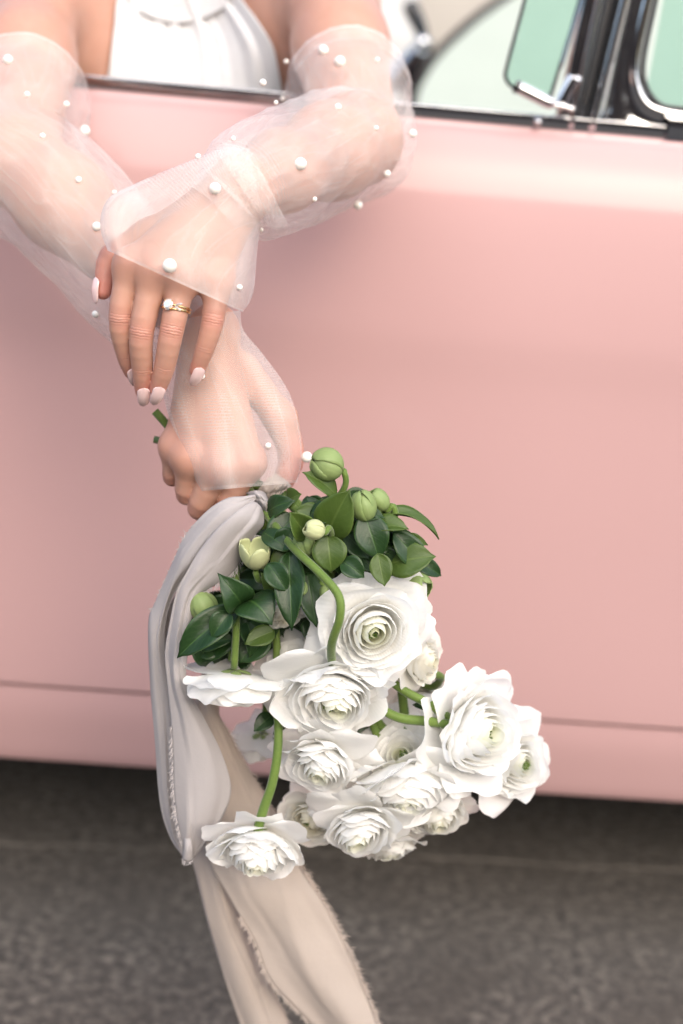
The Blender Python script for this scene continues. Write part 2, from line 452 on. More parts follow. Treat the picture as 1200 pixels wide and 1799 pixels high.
# ------------------------------------------------------------------ car
car = empty('car', (0.3, 0.85, 0.0))
tag(car, 'vintage pink car with chrome window trim, its side window rolled down', 'car')
zb = P(600, 193, 0.045)[2]                 # top of the painted door
zs = P(600, 1243, 0.006)[2]                # seam between door and sill panel
zr = P(600, 1376, 0.02)[2]                 # lower edge of the sill panel
PROF = [(zb, 0.048), (zb - 0.004, 0.034), (zb - 0.016, 0.020), (zb - 0.045, 0.006), (zb - 0.09, -0.003), (zb - 0.15, -0.008),
        (zb - 0.205, -0.0095), (zb - 0.235, -0.0082), (zb - 0.27, -0.006), (zb - 0.36, -0.003), (zb - 0.47, 0.001), (zs + 0.05, 0.004), (zs + 0.005, 0.006), (zs + 0.0022, 0.008), (zs + 0.0022, 0.022)]
def side_panel(name, x0, x1, prof, n=40, bulge=True, y_far=None):
    pr = catmull(prof, 60)
    xs = np.linspace(x0, x1, n); v = []
    for x in xs:
        for z, y in pr:
            yy = y + 0.012 * ((x - 0.1) / 1.2) ** 2
            v.append((x, yy if y_far is None else y_far - yy, z))
    o = mobj(name, np.array(v), grid_faces(n, len(pr)), M['paint'], car)
    return o
side_panel('door', -0.78, 0.80, PROF)
side_panel('rear_quarter_panel', -2.3, -0.785, PROF, 16)
side_panel('front_fender', 0.805, 2.7, PROF, 16)
SPROF = [(zs - 0.0022, 0.024), (zs - 0.0022, 0.010), (zs - 0.006, 0.0085), (zs - 0.03, 0.010), (zs - 0.06, 0.015), (zr + 0.008, 0.022), (zr, 0.030), (zr + 0.004, 0.06), (zr + 0.012, 0.14)]
side_panel('sill_panel', -2.3, 2.7, SPROF, 40)
side_panel('door', -0.78, 0.80, PROF, 14, y_far=1.70)
side_panel('front_fender', 0.805, 2.7, PROF, 10, y_far=1.70)
side_panel('rear_quarter_panel', -2.3, -0.785, PROF, 10, y_far=1.70)
side_panel('sill_panel', -2.3, 2.7, SPROF, 10, y_far=1.70)
v_, f_ = box((-2.25, 0.09, zr + 0.03), (2.65, 1.61, zr + 0.07)); mobj('floor_pan', v_, f_, M['under'], car, smooth=False)
v_, f_ = box((0.62, 0.10, zb - 0.04), (2.65, 1.60, zb - 0.004), 0.015); mobj('bonnet', v_, f_, M['paint'], car)
v_, f_ = box((-2.25, 0.10, zb - 0.04), (-1.0, 1.60, zb - 0.004), 0.015); mobj('boot_lid', v_, f_, M['paint'], car)
v_, f_ = box((2.66, 0.05, 0.30), (2.74, 1.65, zb - 0.01), 0.02); mobj('nose_panel', v_, f_, M['paint'], car)
v_, f_ = box((-2.36, 0.05, 0.30), (-2.31, 1.65, zb - 0.01), 0.02); mobj('tail_panel', v_, f_, M['paint'], car)
for wx in (-1.55, 1.95):
    for wy, sgn in ((0.17, -1), (1.53, 1)):
        ax = V(0, sgn, 0)
        v_, f_ = lathe([(0.20, -0.10), (0.30, -0.10), (0.335, -0.07), (0.34, 0.0), (0.335, 0.07), (0.30, 0.095), (0.20, 0.085)], (wx, wy, 0.34), ax, 32)
        wh = mobj('wheel', v_, f_, M['tyre'], car)
        v_, f_ = lathe([(0.2, 0.08), (0.17, 0.075), (0.13, 0.09), (0.06, 0.10), (0.002, 0.102)], (wx, wy, 0.34), ax, 28)
        mobj('hub_cap', v_, f_, M['chrome'], wh)
# belt trim: chrome lip on top of the door
def extr_x(name, prof, x0, x1, mat, parent, n=24):
    v = []
    for x in np.linspace(x0, x1, n):
        for y, z in prof: v.append((x, y + 0.012 * ((x - 0.1) / 1.2) ** 2, z))
    return mobj(name, np.array(v), grid_faces(n, len(prof)), mat, parent)
bt = [(0.0405, zb - 0.002), (0.0400, zb - .0005), (0.0390, zb + 0.005), (0.0378, zb + 0.0112), (0.0381, zb + .0119), (0.042, zb + 0.0125), (0.056, zb + 0.0125), (0.062, zb + 0.010), (0.064, zb + 0.002), (0.064, zb - 0.03)]
extr_x('belt_trim', bt, -1.2, 0.62, M['chrome'], car, 30)
v_, f_ = box((-1.2, 0.066, zb - 0.22), (0.6, 0.085, zb + 0.004), 0.006); mobj('inner_door_panel', v_, f_, M['beige'], car)

YP = 0.055
def bar(name, path, width, depth, mat, parent, Y=YP, pw=2.4, seg=20):
    """rounded metal bar following a pixel path at plane Y; width and depth in metres"""
    pts = catmull([P(x, y, Y) for x, y in path], 24)
    T, N, B = frames(pts, (0, -1, 0))
    a = np.linspace(0, 2 * np.pi, seg, endpoint=False)
    ca, sa = np.cos(a), np.sin(a)
    cx = np.sign(ca) * np.abs(ca) ** (2 / pw); sx = np.sign(sa) * np.abs(sa) ** (2 / pw)
    v = (pts[:, None, :] + (depth / 2) * cx[None, :, None] * N[:, None, :] + (width / 2) * sx[None, :, None] * B[:, None, :]).reshape(-1, 3)
    f = grid_faces(len(pts), seg, True); f.append(tuple(range(seg))[::-1]); f.append(tuple((len(pts) - 1) * seg + j for j in range(seg)))
    return mobj(name, v, f, mat, parent)
def ext(x0, y0, x1, y1, y):
    return (x0 + (x1 - x0) * (y - y0) / (y1 - y0), y)
def long_path(x0, y0, x1, y1, top=-560):
    return [(x0, y0), ((x0 + x1) / 2, (y0 + y1) / 2), (x1, y1), ext(x0, y0, x1, y1, top * 0.5), ext(x0, y0, x1, y1, top)]
bar('vent_post', long_path(984, 226, 1034, 0), 0.0165, 0.018, M['chrome'], car, 0.052)
bar('vent_post', long_path(1000, 226, 1048, 0), 0.007, 0.020, M['chrome'], car, 0.047)
bar('pillar_seal', long_path(1014, 228, 1068, 0), 0.022, 0.014, M['rubber'], car, 0.062)
bar('pillar_seal', long_path(1012, 228, 1062, 0), 0.005, 0.010, M['chrome'], car, 0.052)
bar('pillar_bead', long_path(1037, 229, 1094, 0), 0.009, 0.016, M['chrome'], car, 0.046)
# windscreen pillar: flared chrome casting with a rounded face
lf = catmull([(1150, 262), (1046, 236), (1058, 180), (1072, 120), (1098, 10), (1160, -240), (1236, -560)], 40)
rt = catmull([(1420, 285), (1300, 203), (1200, 188), (1158, 182), (1134, 152), (1128, 108), (1150, 0), (1205, -240), (1282, -560)], 40)
rows = []
for i in range(40):
    for j, s in enumerate(np.linspace(0, 1, 11)):
        q = lf[i] * (1 - s) + rt[i] * s
        bul = 0.016 * (1 - (2 * s - 1) ** 2) ** 0.7 + 0.004 * math.sin(s * 9.5)
        rows.append(P(q[0], q[1], 0.062 - bul))
pil = mobj('windscreen_pillar', np.array(rows), grid_faces(40, 11), M['chrome'], car); solid(pil, 0.012, -1)
bar('windscreen_seal', [(1300, 205), (1240, 196), (1200, 191), (1160, 184), (1136, 154), (1130, 110), (1152, 0), (1206, -240), (1284, -560)], 0.005, 0.008, M['rubber'], car, 0.050)
extr_x('base_trim', [(0.036, zb - 0.002), (0.0358, zb + .0), (0.0345, zb + 0.010), (0.0332, zb + 0.0190), (0.0337, zb + .0203), (0.038, zb + 0.021), (0.062, zb + 0.021)], P(1168, 220, 0.04)[0] + 0.002, 0.64, M['chrome'], car, 12)
# windscreen pane curving round to the front
wp = []
for i in range(20):
    s = i / 19
    lo = P(1130 + 6 * 0, 190, 0.062); hi = P(1150 + 120, -560, 0.062)
    for j in range(16):
        t = j / 15; base = lo * (1 - t) + hi * t
        ang = s * R(80)
        wp.append((base[0] + 0.75 * math.sin(ang), base[1] + 0.85 * (1 - math.cos(ang)) + 0.0, base[2]))
mobj('windscreen', np.array(wp), grid_faces(20, 16), M['glass'], car)
# vent window, swung open a little
vent = empty('vent_window', world_loc(car)); vent.parent = car; vent.location = (0, 0, 0)
loop = [(1134, -420), (1018, 0), (993, 85), (970, 160), (962, 178), (940, 170), (912, 157), (896, 149), (888, 134), (891, 115), (905, 63), (922, 0), (1030, -400)]
fr_ = catmull([P(x, y, 0.04 - 0.00018 * max(0, 1000 - x)) for x, y in loop], 70)
v_, f_ = tube(fr_, 0.0019, 8); mobj('vent_frame', v_, f_, M['rubber'], vent)
bar('vent_edge', [(985, 120), (1003, 60), (1022, 0), (1060, -130), (1136, -420)], 0.0035, 0.006, M['chrome'], vent, 0.036)
c0 = P(985, -120, 0.03); ring_ = fr_[4:-2]
mobj('vent_pane', np.vstack([ring_, [ring_.mean(0)]]), [(i, (i + 1) % len(ring_), len(ring_)) for i in range(len(ring_))], M['glass'], vent)
def rod(name, a, bb, r, mat, parent, Y):
    pts = catmull([P(*a, Y), P(*bb, Y)], 12)
    v_, f_ = tube(pts, [r * 0.75, r * 0.97] + [r] * 8 + [r * 0.97, r * 0.75], 16); return mobj(name, v_, f_, mat, parent)
rod('latch_handle', (908, 152), (972, 184), 0.0062, M['chrome'], vent, 0.018)
rod('latch_cap', (904, 150), (912, 154), 0.0068, M['black'], vent, 0.018)
bar('latch_bracket', [(984, 186), (990, 170), (1001, 148), (1008, 136)], 0.013, 0.012, M['chrome'], vent, 0.028)
bar('latch_bracket', [(972, 184), (990, 187), (1006, 192)], 0.006, 0.014, M['chrome'], vent, 0.022)
for q in ((1014, 141), (945, 214)):
    v_, f_ = lathe([(0.0045, 0.006), (0.0045, 0.0), (0.003, -0.003), (0.0005, -0.0035)], P(*q, 0.034), V(0, 1, 0), 16); mobj('screw', v_, f_, M['chrome'], car)
# cabin: far door trim with its window, seats, column lever
YF = 1.52
cv = catmull([(700, 330), (716, 210), (727, 165), (760, 105), (820, 45), (880, 0), (960, -50), (1080, -110), (1300, -180)], 40)
rows = []
for x, y in cv:
    for s in (0, 0.33, 0.66, 1): rows.append(P(x - 260 * s * (1 if y > 0 else 1), y - 220 * s, YF))
mobj('far_window_surround', np.array(rows), grid_faces(40, 4), M['beige'], car)
v_, f_ = tube([P(x, y, YF - 0.012) for x, y in cv], 0.0085, 8); mobj('far_window_seal', v_, f_, M['rubber'], car)
rows = []
for x, y in cv:
    for s in (0, 0.5, 1): rows.append(P(x * (1 - s) + 1500 * s, y * (1 - s) + 330 * s, YF + 0.01))
mobj('far_window_pane', np.array(rows), grid_faces(40, 3), M['glass_far'], car)
# quilted front seat behind the passenger
st = empty('bench_seat', world_loc(car)); st.parent = car; st.location = (0, 0, 0)
for i in range(7):
    y0 = 0.16 + i * 0.195
    v_, f_ = box((-0.56, y0, 0.42), (-0.40, y0 + 0.192, 1.04), 0.035); mobj('seat_back', v_, f_, M['vinyl'], st)
    v_, f_ = box((-0.40, y0, 0.34), (0.12, y0 + 0.192, 0.46), 0.03); mobj('seat_cushion', v_, f_, M['vinyl'], st)
# white far door card and pillar cover
sc_ = [(560, 320), (640, 260), (700, 190), (712, 130), (730, 70), (735, 0), (752, -90), (760, -200)]
rows = []
for x, y in catmull(sc_, 24):
    for s in np.linspace(0, 1, 6): rows.append(P(x - 300 * s, y, 1.30 - 0.10 * math.sin(s * 2.6)))
mobj('door_card', np.array(rows), grid_faces(24, 6), M['vinyl'], car)
# lever with chrome collar beside the steering column
lv = empty('column_lever', world_loc(car)); lv.parent = car; lv.location = (0, 0, 0)
pts = catmull([P(718, 2, 1.12), P(725, 20, 1.12), P(736, 44, 1.12), P(745, 66, 1.12)], 16)
v_, f_ = tube(pts, np.array([0.008, 0.0125, 0.014, 0.0145, 0.0145, 0.0145, 0.014, 0.014, 0.0135, 0.013, 0.0125, 0.012, 0.0115, 0.011, 0.010, 0.008]), 14); mobj('lever_grip', v_, f_, M['black'], lv)
v_, f_ = lathe([(0.0005, 0.014), (0.008, 0.012), (0.0135, 0.004), (0.0135, -0.004), (0.008, -0.012), (0.0005, -0.014)], P(742, 75, 1.11), V(0, 0, 1), 20); mobj('lever_collar', v_, f_, M['chrome'], lv)
pts = catmull([P(738, 84, 1.14), P(722, 105, 1.15), P(706, 125, 1.16), P(690, 150, 1.17)], 16)
v_, f_ = tube(pts, np.linspace(0.015, 0.026, 16), 14); mobj('lever_shaft', v_, f_, M['chrome'], lv)
pts = catmull([P(752, 70, 1.2), P(742, 110, 1.2), P(728, 150, 1.2), P(718, 210, 1.2)], 16)
v_, f_ = tube(pts, 0.011, 10); mobj('lever_stalk', v_, f_, M['black'], lv)

# ------------------------------------------------------------------ person: one body surface grown from a distance field
def smin(a, b, k):
    h = np.maximum(k - np.abs(a - b), 0.0) / k
    return np.minimum(a, b) - h * h * k * 0.25
class Cone:
    def __init__(s, a, b, ra, rb, flat=None):
        s.a, s.b, s.ra, s.rb = np.asarray(a, np.float32), np.asarray(b, np.float32), ra, rb
        s.c = (s.a + s.b) / 2; s.R = np.linalg.norm(s.b - s.a) / 2 + max(ra, rb)
        s.flat = flat          # (direction, factor): thinner along direction
    def d(s, p):
        ab = s.b - s.a; L2 = float(ab @ ab) + 1e-12
        t = np.clip(((p - s.a) @ ab) / L2, 0, 1)
        q = p - s.a - t[..., None] * ab
        if s.flat is not None:
            n, k = s.flat
            q = q + (k - 1) * (q @ n)[..., None] * n
        return np.sqrt((q * q).sum(-1)) - (s.ra + (s.rb - s.ra) * t)
class Ell:
    def __init__(s, c, r, rot=None):
        s.c = np.asarray(c, np.float32); s.r = np.asarray(r, np.float32); s.R = float(max(r)); s.rot = rot
    def d(s, p):
        q = p - s.c
        if s.rot is not None: q = q @ s.rot
        k0 = np.sqrt(((q / s.r) ** 2).sum(-1)); k1 = np.sqrt(((q / (s.r ** 2)) ** 2).sum(-1))
        return k0 * (k0 - 1.0) / np.maximum(k1, 1e-6)
def chain_d(prims, p, k):
    d = None
    for q in prims:
        e = q.d(p); d = e if d is None else smin(d, e, k)
    return d
def chain(pts, rad):
    n = 4 * (len(pts) - 1) + 1; pts = catmull(pts, n).astype(np.float32); rad = np.interp(np.linspace(0, 1, n), np.linspace(0, 1, len(rad)), rad)
    return [Cone(pts[i], pts[i + 1], rad[i], rad[i + 1]) for i in range(len(pts) - 1)]

# joints (photo pixel, plane)
def J(x, y, Y): return P(x, y, Y).astype(np.float32)
# right arm (reaches down, holds the flowers)
RS, RE, RW = J(58, -14, 0.105), J(28, 280, -0.195), J(366, 584, -0.343)
# left arm (lies across, hand on the other wrist)
LS, LE, LW = J(578, -34, 0.105), J(628, 246, -0.155), J(425, 330, -0.372)
toc = unit(CAM - P(300, 560, -0.4)).astype(np.float32)      # towards the camera
def mm(px, p): return px / pxm(p)
# left hand
LH = dict(
    index=[J(230, 466, -0.398), J(212, 558, -0.404), J(222, 622, -0.397), J(231, 652, -0.391)],
    middle=[J(272, 474, -0.404), J(249, 582, -0.412), J(250, 647, -0.405), J(251, 686, -0.398)],
    ring=[J(322, 480, -0.404), J(302, 580, -0.414), J(289, 645, -0.410), J(277, 684, -0.404)],
    pinky=[J(382, 492, -0.398), J(374, 562, -0.408), J(361, 610, -0.408), J(346, 651, -0.403)])
LHr = dict(index=[.0103, .0089, .0077, .0061], middle=[.0107, .0090, .0079, .0061], ring=[.0103, .0089, .0078, .0061], pinky=[.0094, .0083, .0072, .0057])
LT = [J(385, 350, -0.372), J(262, 415, -0.368), J(197, 452, -0.372), J(181, 512, -0.380)]
LTr = [.014, .0115, .0100, .0062]
# right hand, closed round the stems
RH = dict(
    index=[J(438, 812, -0.377), J(398, 892, -0.371), J(425, 880, -0.343), J(448, 862, -0.334)],
    middle=[J(385, 820, -0.379), J(350, 893, -0.369), J(376, 875, -0.339), J(402, 850, -0.330)],
    ring=[J(334, 804, -0.372), J(328, 868, -0.362), J(348, 848, -0.333), J(372, 826, -0.326)],
    pinky=[J(306, 784, -0.361), J(303, 838, -0.352), J(318, 818, -0.328), J(338, 800, -0.322)])
RHr = dict(index=[.0108, .0092, .008, .0068], middle=[.0110, .0094, .0082, .0068], ring=[.0106, .0088, .0078, .0064], pinky=[.0088, .0077, .0068, .0057])
RT = [J(425, 650, -0.338), J(493, 735, -0.340), J(512, 802, -0.345), J(500, 842, -0.352)]
RTr = [.015, .0125, .0105, .0085]

def palm_prims(W, H, T, wr):
    w2 = (T[0] - W); 
    pr = [Cone(W, H['index'][0], wr, .0110), Cone(W, H['middle'][0], wr, .0115), Cone(W, H['ring'][0], wr, .0112), Cone(W, H['pinky'][0], wr * .9, .0088)]
    for a, c in (('index', 'middle'), ('middle', 'ring'), ('ring', 'pinky')):
        pr.append(Cone(H[a][0], H[c][0], .0098, .0098))
    pr.append(Cone(T[0], T[1], .0145, .0115))
    return pr
fields = []      # (kind, data) kept for colouring
def arm_prims(S, E, W, up=.047, el=.036, fo=.0375, wr=.0205):
    m1 = S * 0.55 + E * 0.45; f1 = E * 0.74 + W * 0.26; f2 = E * 0.3 + W * 0.7
    return [Cone(S, m1, up * 1.06, up * .93), Cone(m1, E, up * .93, el), Cone(E, f1, el, fo), Cone(f1, f2, fo, .0285), Cone(f2, W, .0285, wr)]
RA_ = arm_prims(RS, RE, RW); LA_ = arm_prims(LS, LE, LW)
RP_ = palm_prims(RW, RH, RT, .0185); LP_ = palm_prims(LW, LH, LT, .0195)
RF_ = [chain(RH[k], RHr[k]) for k in RH] + [chain(RT[1:], RTr[1:])]
LF_ = [chain(LH[k], LHr[k]) for k in LH] + [chain(LT[1:], LTr[1:])]
# knuckle swellings
def knob(p, r): return Cone(p, p + 1e-5, r, r)
for H, F, Hr in ((LH, LF_, LHr), (RH, RF_, RHr)):
    for i, k in enumerate(H):
        F[i].append(knob(H[k][1] + toc * .0010, Hr[k][1] * .92))
# torso
TC = P(325, 150, 0.24)
chest = [Ell(TC + V(0, 0.0, -0.06), (.158, .112, .22)), Ell(TC + V(-.062, -.075, -.075), (.068, .062, .075)), Ell(TC + V(.066, -.075, -.075), (.068, .062, .075)),
         Cone(RS + V(.01, .02, .0), TC + V(-.02, -.03, .115), .050, .055), Cone(LS + V(-.01, .02, 0), TC + V(.02, -.03, .115), .050, .055),
         Cone(TC + V(0, .02, -.05), TC + V(0, .06, -.36), .12, .115),
         Cone(TC + V(0, .0, .13), TC + V(.01, -.02, .235), .052, .047)]
# pectoral fold joining chest and arm
chest += [Cone(RS + V(.0, -.02, -.02), TC + V(-.07, -.06, .0), .040, .055), Cone(LS + V(.0, -.02, -.02), TC + V(.075, -.06, .0), .040, .055)]
HC = TC + V(.015, -.03, .315)
head = [Ell(HC, (.072, .092, .098)), Cone(HC + V(0, -.02, -.03), HC + V(0, -.058, -.088), .058, .030), Cone(HC + V(0, -.088, .005), HC + V(0, -.104, -.028), .008, .012),
        Ell(HC + V(.073, 0, -.015), (.010, .018, .030)), Ell(HC + V(-.073, 0, -.015), (.010, .018, .030)), Cone(HC + V(-.018, -.082, -.062), HC + V(.018, -.082, -.062), .008, .008)]
groups = [(chest, .05), (head, .02), (RA_, .02), (LA_, .02)]
def body_d(p, cull=True):
    """signed distance of the whole body at points p (n,3)"""
    p = p.astype(np.float32)
    c = (p.max(0) + p.min(0)) / 2; rad = float(np.linalg.norm(p.max(0) - p.min(0)) / 2) + 0.075
    def near(q): return (not cull) or np.linalg.norm(q.c - c) < q.R + rad
    out = np.full(len(p), 0.08, np.float32)
    for prims, k in groups:
        for q in [q for q in prims if near(q)]: out = smin(out, q.d(p), k)
    for P_, F_ in ((RP_, RF_), (LP_, LF_)):
        pl = [q for q in P_ if near(q)]
        if not pl and not any(near(q) for F in F_ for q in F): continue
        pd = np.full(len(p), 0.08, np.float32)
        for q in pl: pd = smin(pd, q.d(p), .011)
        hd = pd
        for F in F_:
            qs = [q for q in F if near(q)]
            if not qs: continue
            fd = qs[0].d(p)
            for q in qs[1:]: fd = smin(fd, q.d(p), .0003)
            hd = np.minimum(hd, smin(pd, fd, .009))
        out = smin(out, hd, .012)
    return out

def surface_nets(fn, lo, hi, h, keep=None, NB_=24):
    lo = np.asarray(lo, float); n = np.ceil((np.asarray(hi) - lo) / h).astype(int) + 1
    keys, verts, edges = [], [], []
    STR = np.array([1, 4096, 4096 * 4096], np.int64)
    off = np.stack(np.meshgrid(np.arange(NB_ + 1), np.arange(NB_ + 1), np.arange(NB_ + 1), indexing='ij'), -1)
    for bx in range(0, n[0], NB_):
        for by in range(0, n[1], NB_):
            for bz in range(0, n[2], NB_):
                b0 = np.array([bx, by, bz])
                cen = lo + (b0 + NB_ / 2) * h
                ext_ = NB_ * h * 0.9
                if keep is not None and not keep(cen, ext_): continue
                tst = fn(cen[None] + np.array([[0, 0, 0]]), False)[0]
                if abs(tst) > ext_ + 0.012 and not (tst >= 0.0799 and ext_ > 0.06): continue
                pts = lo + (b0 + off) * h
                D = fn(pts.reshape(-1, 3)).reshape(NB_ + 1, NB_ + 1, NB_ + 1)
                S = D < 0
                if S.all() or not S.any(): continue
                acc = np.zeros((NB_, NB_, NB_, 3)); cnt = np.zeros((NB_, NB_, NB_))
                base = off[:-1, :-1, :-1].astype(float)
                for ax in range(3):
                    o1, o2 = [a for a in range(3) if a != ax]
                    for u in (0, 1):
                        for v in (0, 1):
                            sl0 = [slice(0, NB_)] * 3; sl1 = [slice(0, NB_)] * 3
                            sl0[o1] = slice(u, u + NB_); sl1[o1] = slice(u, u + NB_); sl0[o2] = slice(v, v + NB_); sl1[o2] = slice(v, v + NB_)
                            sl1[ax] = slice(1, NB_ + 1)
                            d0, d1 = D[tuple(sl0)], D[tuple(sl1)]
                            cr = (d0 < 0) != (d1 < 0)
                            t = np.where(cr, d0 / np.where(cr, d0 - d1, 1), 0)
                            pt = base.copy(); pt[..., o1] += u; pt[..., o2] += v; pt[..., ax] += t
                            acc += pt * cr[..., None]; cnt += cr
                m_ = cnt > 0
                if not m_.any(): continue
                cell = base[m_].astype(np.int64) + b0
                keys.append(cell @ STR); verts.append(lo + (acc[m_] / cnt[m_][:, None] + b0) * h)
                for ax in range(3):
                    sl0 = [slice(0, NB_)] * 3; sl1 = [slice(0, NB_)] * 3; sl1[ax] = slice(1, NB_ + 1)
                    s0, s1 = S[tuple(sl0)], S[tuple(sl1)]
                    cr = s0 != s1
                    g = np.argwhere(cr).astype(np.int64) + b0
                    edges.append((ax, g, s0[cr]))
    K = np.concatenate(keys); VV = np.vstack(verts); order = np.argsort(K); Ks = K[order]; VV = VV[order]
    quads = []
    for ax, g, inside in edges:
        o1, o2 = (ax + 1) % 3, (ax + 2) % 3
        idx = []; ok = np.ones(len(g), bool)
        for du, dv in ((-1, -1), (0, -1), (0, 0), (-1, 0)):
            q = g.copy(); q[:, o1] += du; q[:, o2] += dv
            kk = q @ STR; j = np.clip(np.searchsorted(Ks, kk), 0, len(Ks) - 1)
            ok &= Ks[j] == kk; idx.append(j)
        Q = np.stack(idx, 1); Q[~inside] = Q[~inside][:, ::-1]
        quads.append(Q[ok])
    return VV, np.vstack(quads)

hand_pts = np.vstack([np.vstack(list(LH.values()) + LT + [LW]).reshape(-1, 3), np.vstack(list(RH.values()) + RT + [RW]).reshape(-1, 3)])
hlo, hhi = hand_pts.min(0) - .03, hand_pts.max(0) + .03
allp = np.vstack([hand_pts, [RS, RE, LS, LE]])
blo = np.minimum(allp.min(0) - .07, TC + V(-.2, -.2, -.42)); bhi = np.maximum(allp.max(0) + .07, TC + V(.2, .22, .45))
Vh, Qh = surface_nets(body_d, hlo, hhi, 0.00125)
Vb, Qb = surface_nets(body_d, blo, bhi, 0.0045)
inside = ((Vb > hlo + .006) & (Vb < hhi - .006)).all(1)
Qb = Qb[~inside[Qb].all(1)]
used = np.unique(Qb); remap = np.full(len(Vb), -1); remap[used] = np.arange(len(used)); Vb = Vb[used]; Qb = remap[Qb]
# drop the open rim of the fine block where it crosses the arms: keep cells inside the box
BV = np.vstack([Vh, Vb]); BQ = np.vstack([Qh, Qb + len(Vh)])
flush = np.zeros(len(BV)); joint = np.zeros(len(BV)); jmask = np.zeros(len(BV))
for H, Hr in ((LH, LHr), (RH, RHr)):
    for k in H:
        for j, amt in ((0, .45), (1, .95), (2, .4)):
            ax = unit(H[k][min(j + 1, 3)] - H[k][max(j - 1, 0)]); q = BV - H[k][j]
            r2 = (q ** 2).sum(1); s = q @ ax
            dors = np.clip((q @ toc) / (Hr[k][j]) * 1.6 - .1, 0, 1)
            near_ = np.sqrt(r2) < Hr[k][j] * 1.45
            flush += amt * np.exp(-r2 / (2 * (.0085 if j < 1 else .0062) ** 2)) * dors
            if j > 0:
                mk = np.exp(-(s / (.0042 if j == 1 else .0028)) ** 2) * dors * near_ * (1.0 if j == 1 else .6)
                up_ = mk > jmask; jmask[up_] = mk[up_]; joint[up_] = s[up_]
        q = BV - H[k][3]; flush += .8 * np.exp(-(q ** 2).sum(1) / (2 * .007 ** 2))
for t in (LT, RT):
    for j, amt in ((2, .6), (3, .9)): flush += amt * np.exp(-((BV - t[j]) ** 2).sum(1) / (2 * .011 ** 2))
person = empty('person', (float(TC[0]), float(TC[1]), float(TC[2] - .42)))
tag(person, 'person in white halter dress and sheer pearl sleeves leaning out of the car window', 'person')
mobj('body', BV, BQ, M['skin'], person, attrs=dict(flush=np.clip(flush, 0, 1), joint=joint, joint_mask=jmask))
# hair, out of the picture
hv = []
for i in range(16):
    for j in range(20):
        a = i / 15 * 2.4; t = j / 20 * 2 * math.pi
        rr = V(.079, .100, .106)
        back = 0.5 + 0.5 * math.sin(t)
        aa = min(a, 1.05 + 1.5 * back)
        hv.append(HC + V(rr[0] * math.sin(aa) * math.cos(t), rr[1] * math.sin(aa) * math.sin(t) + .008, rr[2] * math.cos(aa)) )
M['hair'] = simple('brown_hair', (0.10, 0.055, 0.03), 0.45, noise=(120, 0.5))
hr = mobj('hair', np.array(hv), grid_faces(16, 20, True), M['hair'], person); solid(hr, .006, 1)

# finger nails
def nail(tip, dip, nrm, r_root, r_tip, L, Wd, shift=0.0, side=0.0, parent=person):
    ax = unit(tip - dip); nn = unit(nrm - np.dot(nrm, ax) * ax); sd_ = np.cross(ax, nn)
    nn = unit(nn + side * sd_); sd_ = np.cross(ax, nn)
    c = tip + ax * shift
    v = []
    NU, NV = 9, 14
    for i in range(NV):
        t = i / (NV - 1)
        # outline: round at the root, almond at the free edge
        wv = (math.sin(min(1, t / .22) * math.pi / 2) ** .6) * (1.0 if t < .45 else math.sqrt(max(0.0, 1 - ((t - .45) / .552) ** 2.1)))
        for j in range(NU):
            u = -1 + 2 * j / (NU - 1)
            xx = u * wv * Wd / 2; r = r_root + (r_tip - r_root) * t
            ang = xx / (r * .98)
            drop = -0.0028 * max(0, t - .35) ** 2 * 4 - .0006 * max(0, .2 - t) / .2
            v.append(c + ax * (t - .55) * L + nn * (r * math.cos(ang) * .98 + .0008 + drop) + sd_ * r * .98 * math.sin(ang))
    v = np.array(v)
    for _ in range(4):      # lie on the finger, never under its skin
        e = body_d(v, False); v = v + nn * np.clip(.0007 - e, 0, .0004)[:, None]
    o = mobj('fingernail', v, grid_faces(NV, NU), M['nail'], parent); solid(o, .0007, 0)
    return o
for k, (L_, W_, sd2) in dict(index=(.0195, .0096, -.15), middle=(.0200, .0102, -.1), ring=(.0200, .0100, -.2), pinky=(.0192, .0092, -.25)).items():
    nail(LH[k][3], LH[k][2], toc, LHr[k][3] + .85 * (LHr[k][2] - LHr[k][3]) + .0004, LHr[k][3], L_, W_, .0036, sd2)
nail(LT[3], LT[2], unit(toc * .6 - CR * .85), .0088, .0070, .0185, .0108, .002)
# ------------------------------------------------------------------ rings on the ring finger
ra, rb_ = LH['ring'][0], LH['ring'][1]
axr = unit(rb_ - ra); rc = ra + (rb_ - ra) * .60
ring = empty('diamond_ring', rc); tag(ring, 'gold engagement ring with a round diamond worn on the left ring finger', 'ring')
nr = unit(toc - np.dot(toc, axr) * axr); sr = np.cross(axr, nr)
if np.dot(sr, CR) > 0: sr = -sr            # towards the picture's left
def band(name, off, R0, th, wavy=0.0, parent=ring):
    a = np.linspace(0, 2 * np.pi, 48, endpoint=False); v = []
    for t in a:
        c = rc + axr * (off + wavy * max(0, math.cos(t - .6)) ** 3) + R0 * (math.cos(t) * nr + math.sin(t) * sr)
        o_ = unit(math.cos(t) * nr + math.sin(t) * sr)
        for s in np.linspace(0, 2 * np.pi, 8, endpoint=False): v.append(c + th * (math.cos(s) * o_ * .8 + math.sin(s) * axr * 1.1))
    f = []
    for i in range(48):
        for j in range(8): f.append((i * 8 + j, i * 8 + (j + 1) % 8, ((i + 1) % 48) * 8 + (j + 1) % 8, ((i + 1) % 48) * 8 + j))
    return mobj(name, np.array(v), f, M['gold'], parent)
R0 = .0103
band('band', -.0004, R0, .00075)
wr_ = empty('wedding_ring', rc + axr * .002); tag(wr_, 'plain curved gold wedding band worn below the diamond ring', 'ring')
band('band', .0018, R0 + .0001, .00085, .0009, wr_)
sdir = unit(nr * .86 + sr * .52); sp = rc + sdir * (R0 + .0022); s1 = axr; s2 = np.cross(sdir, axr)
v = []
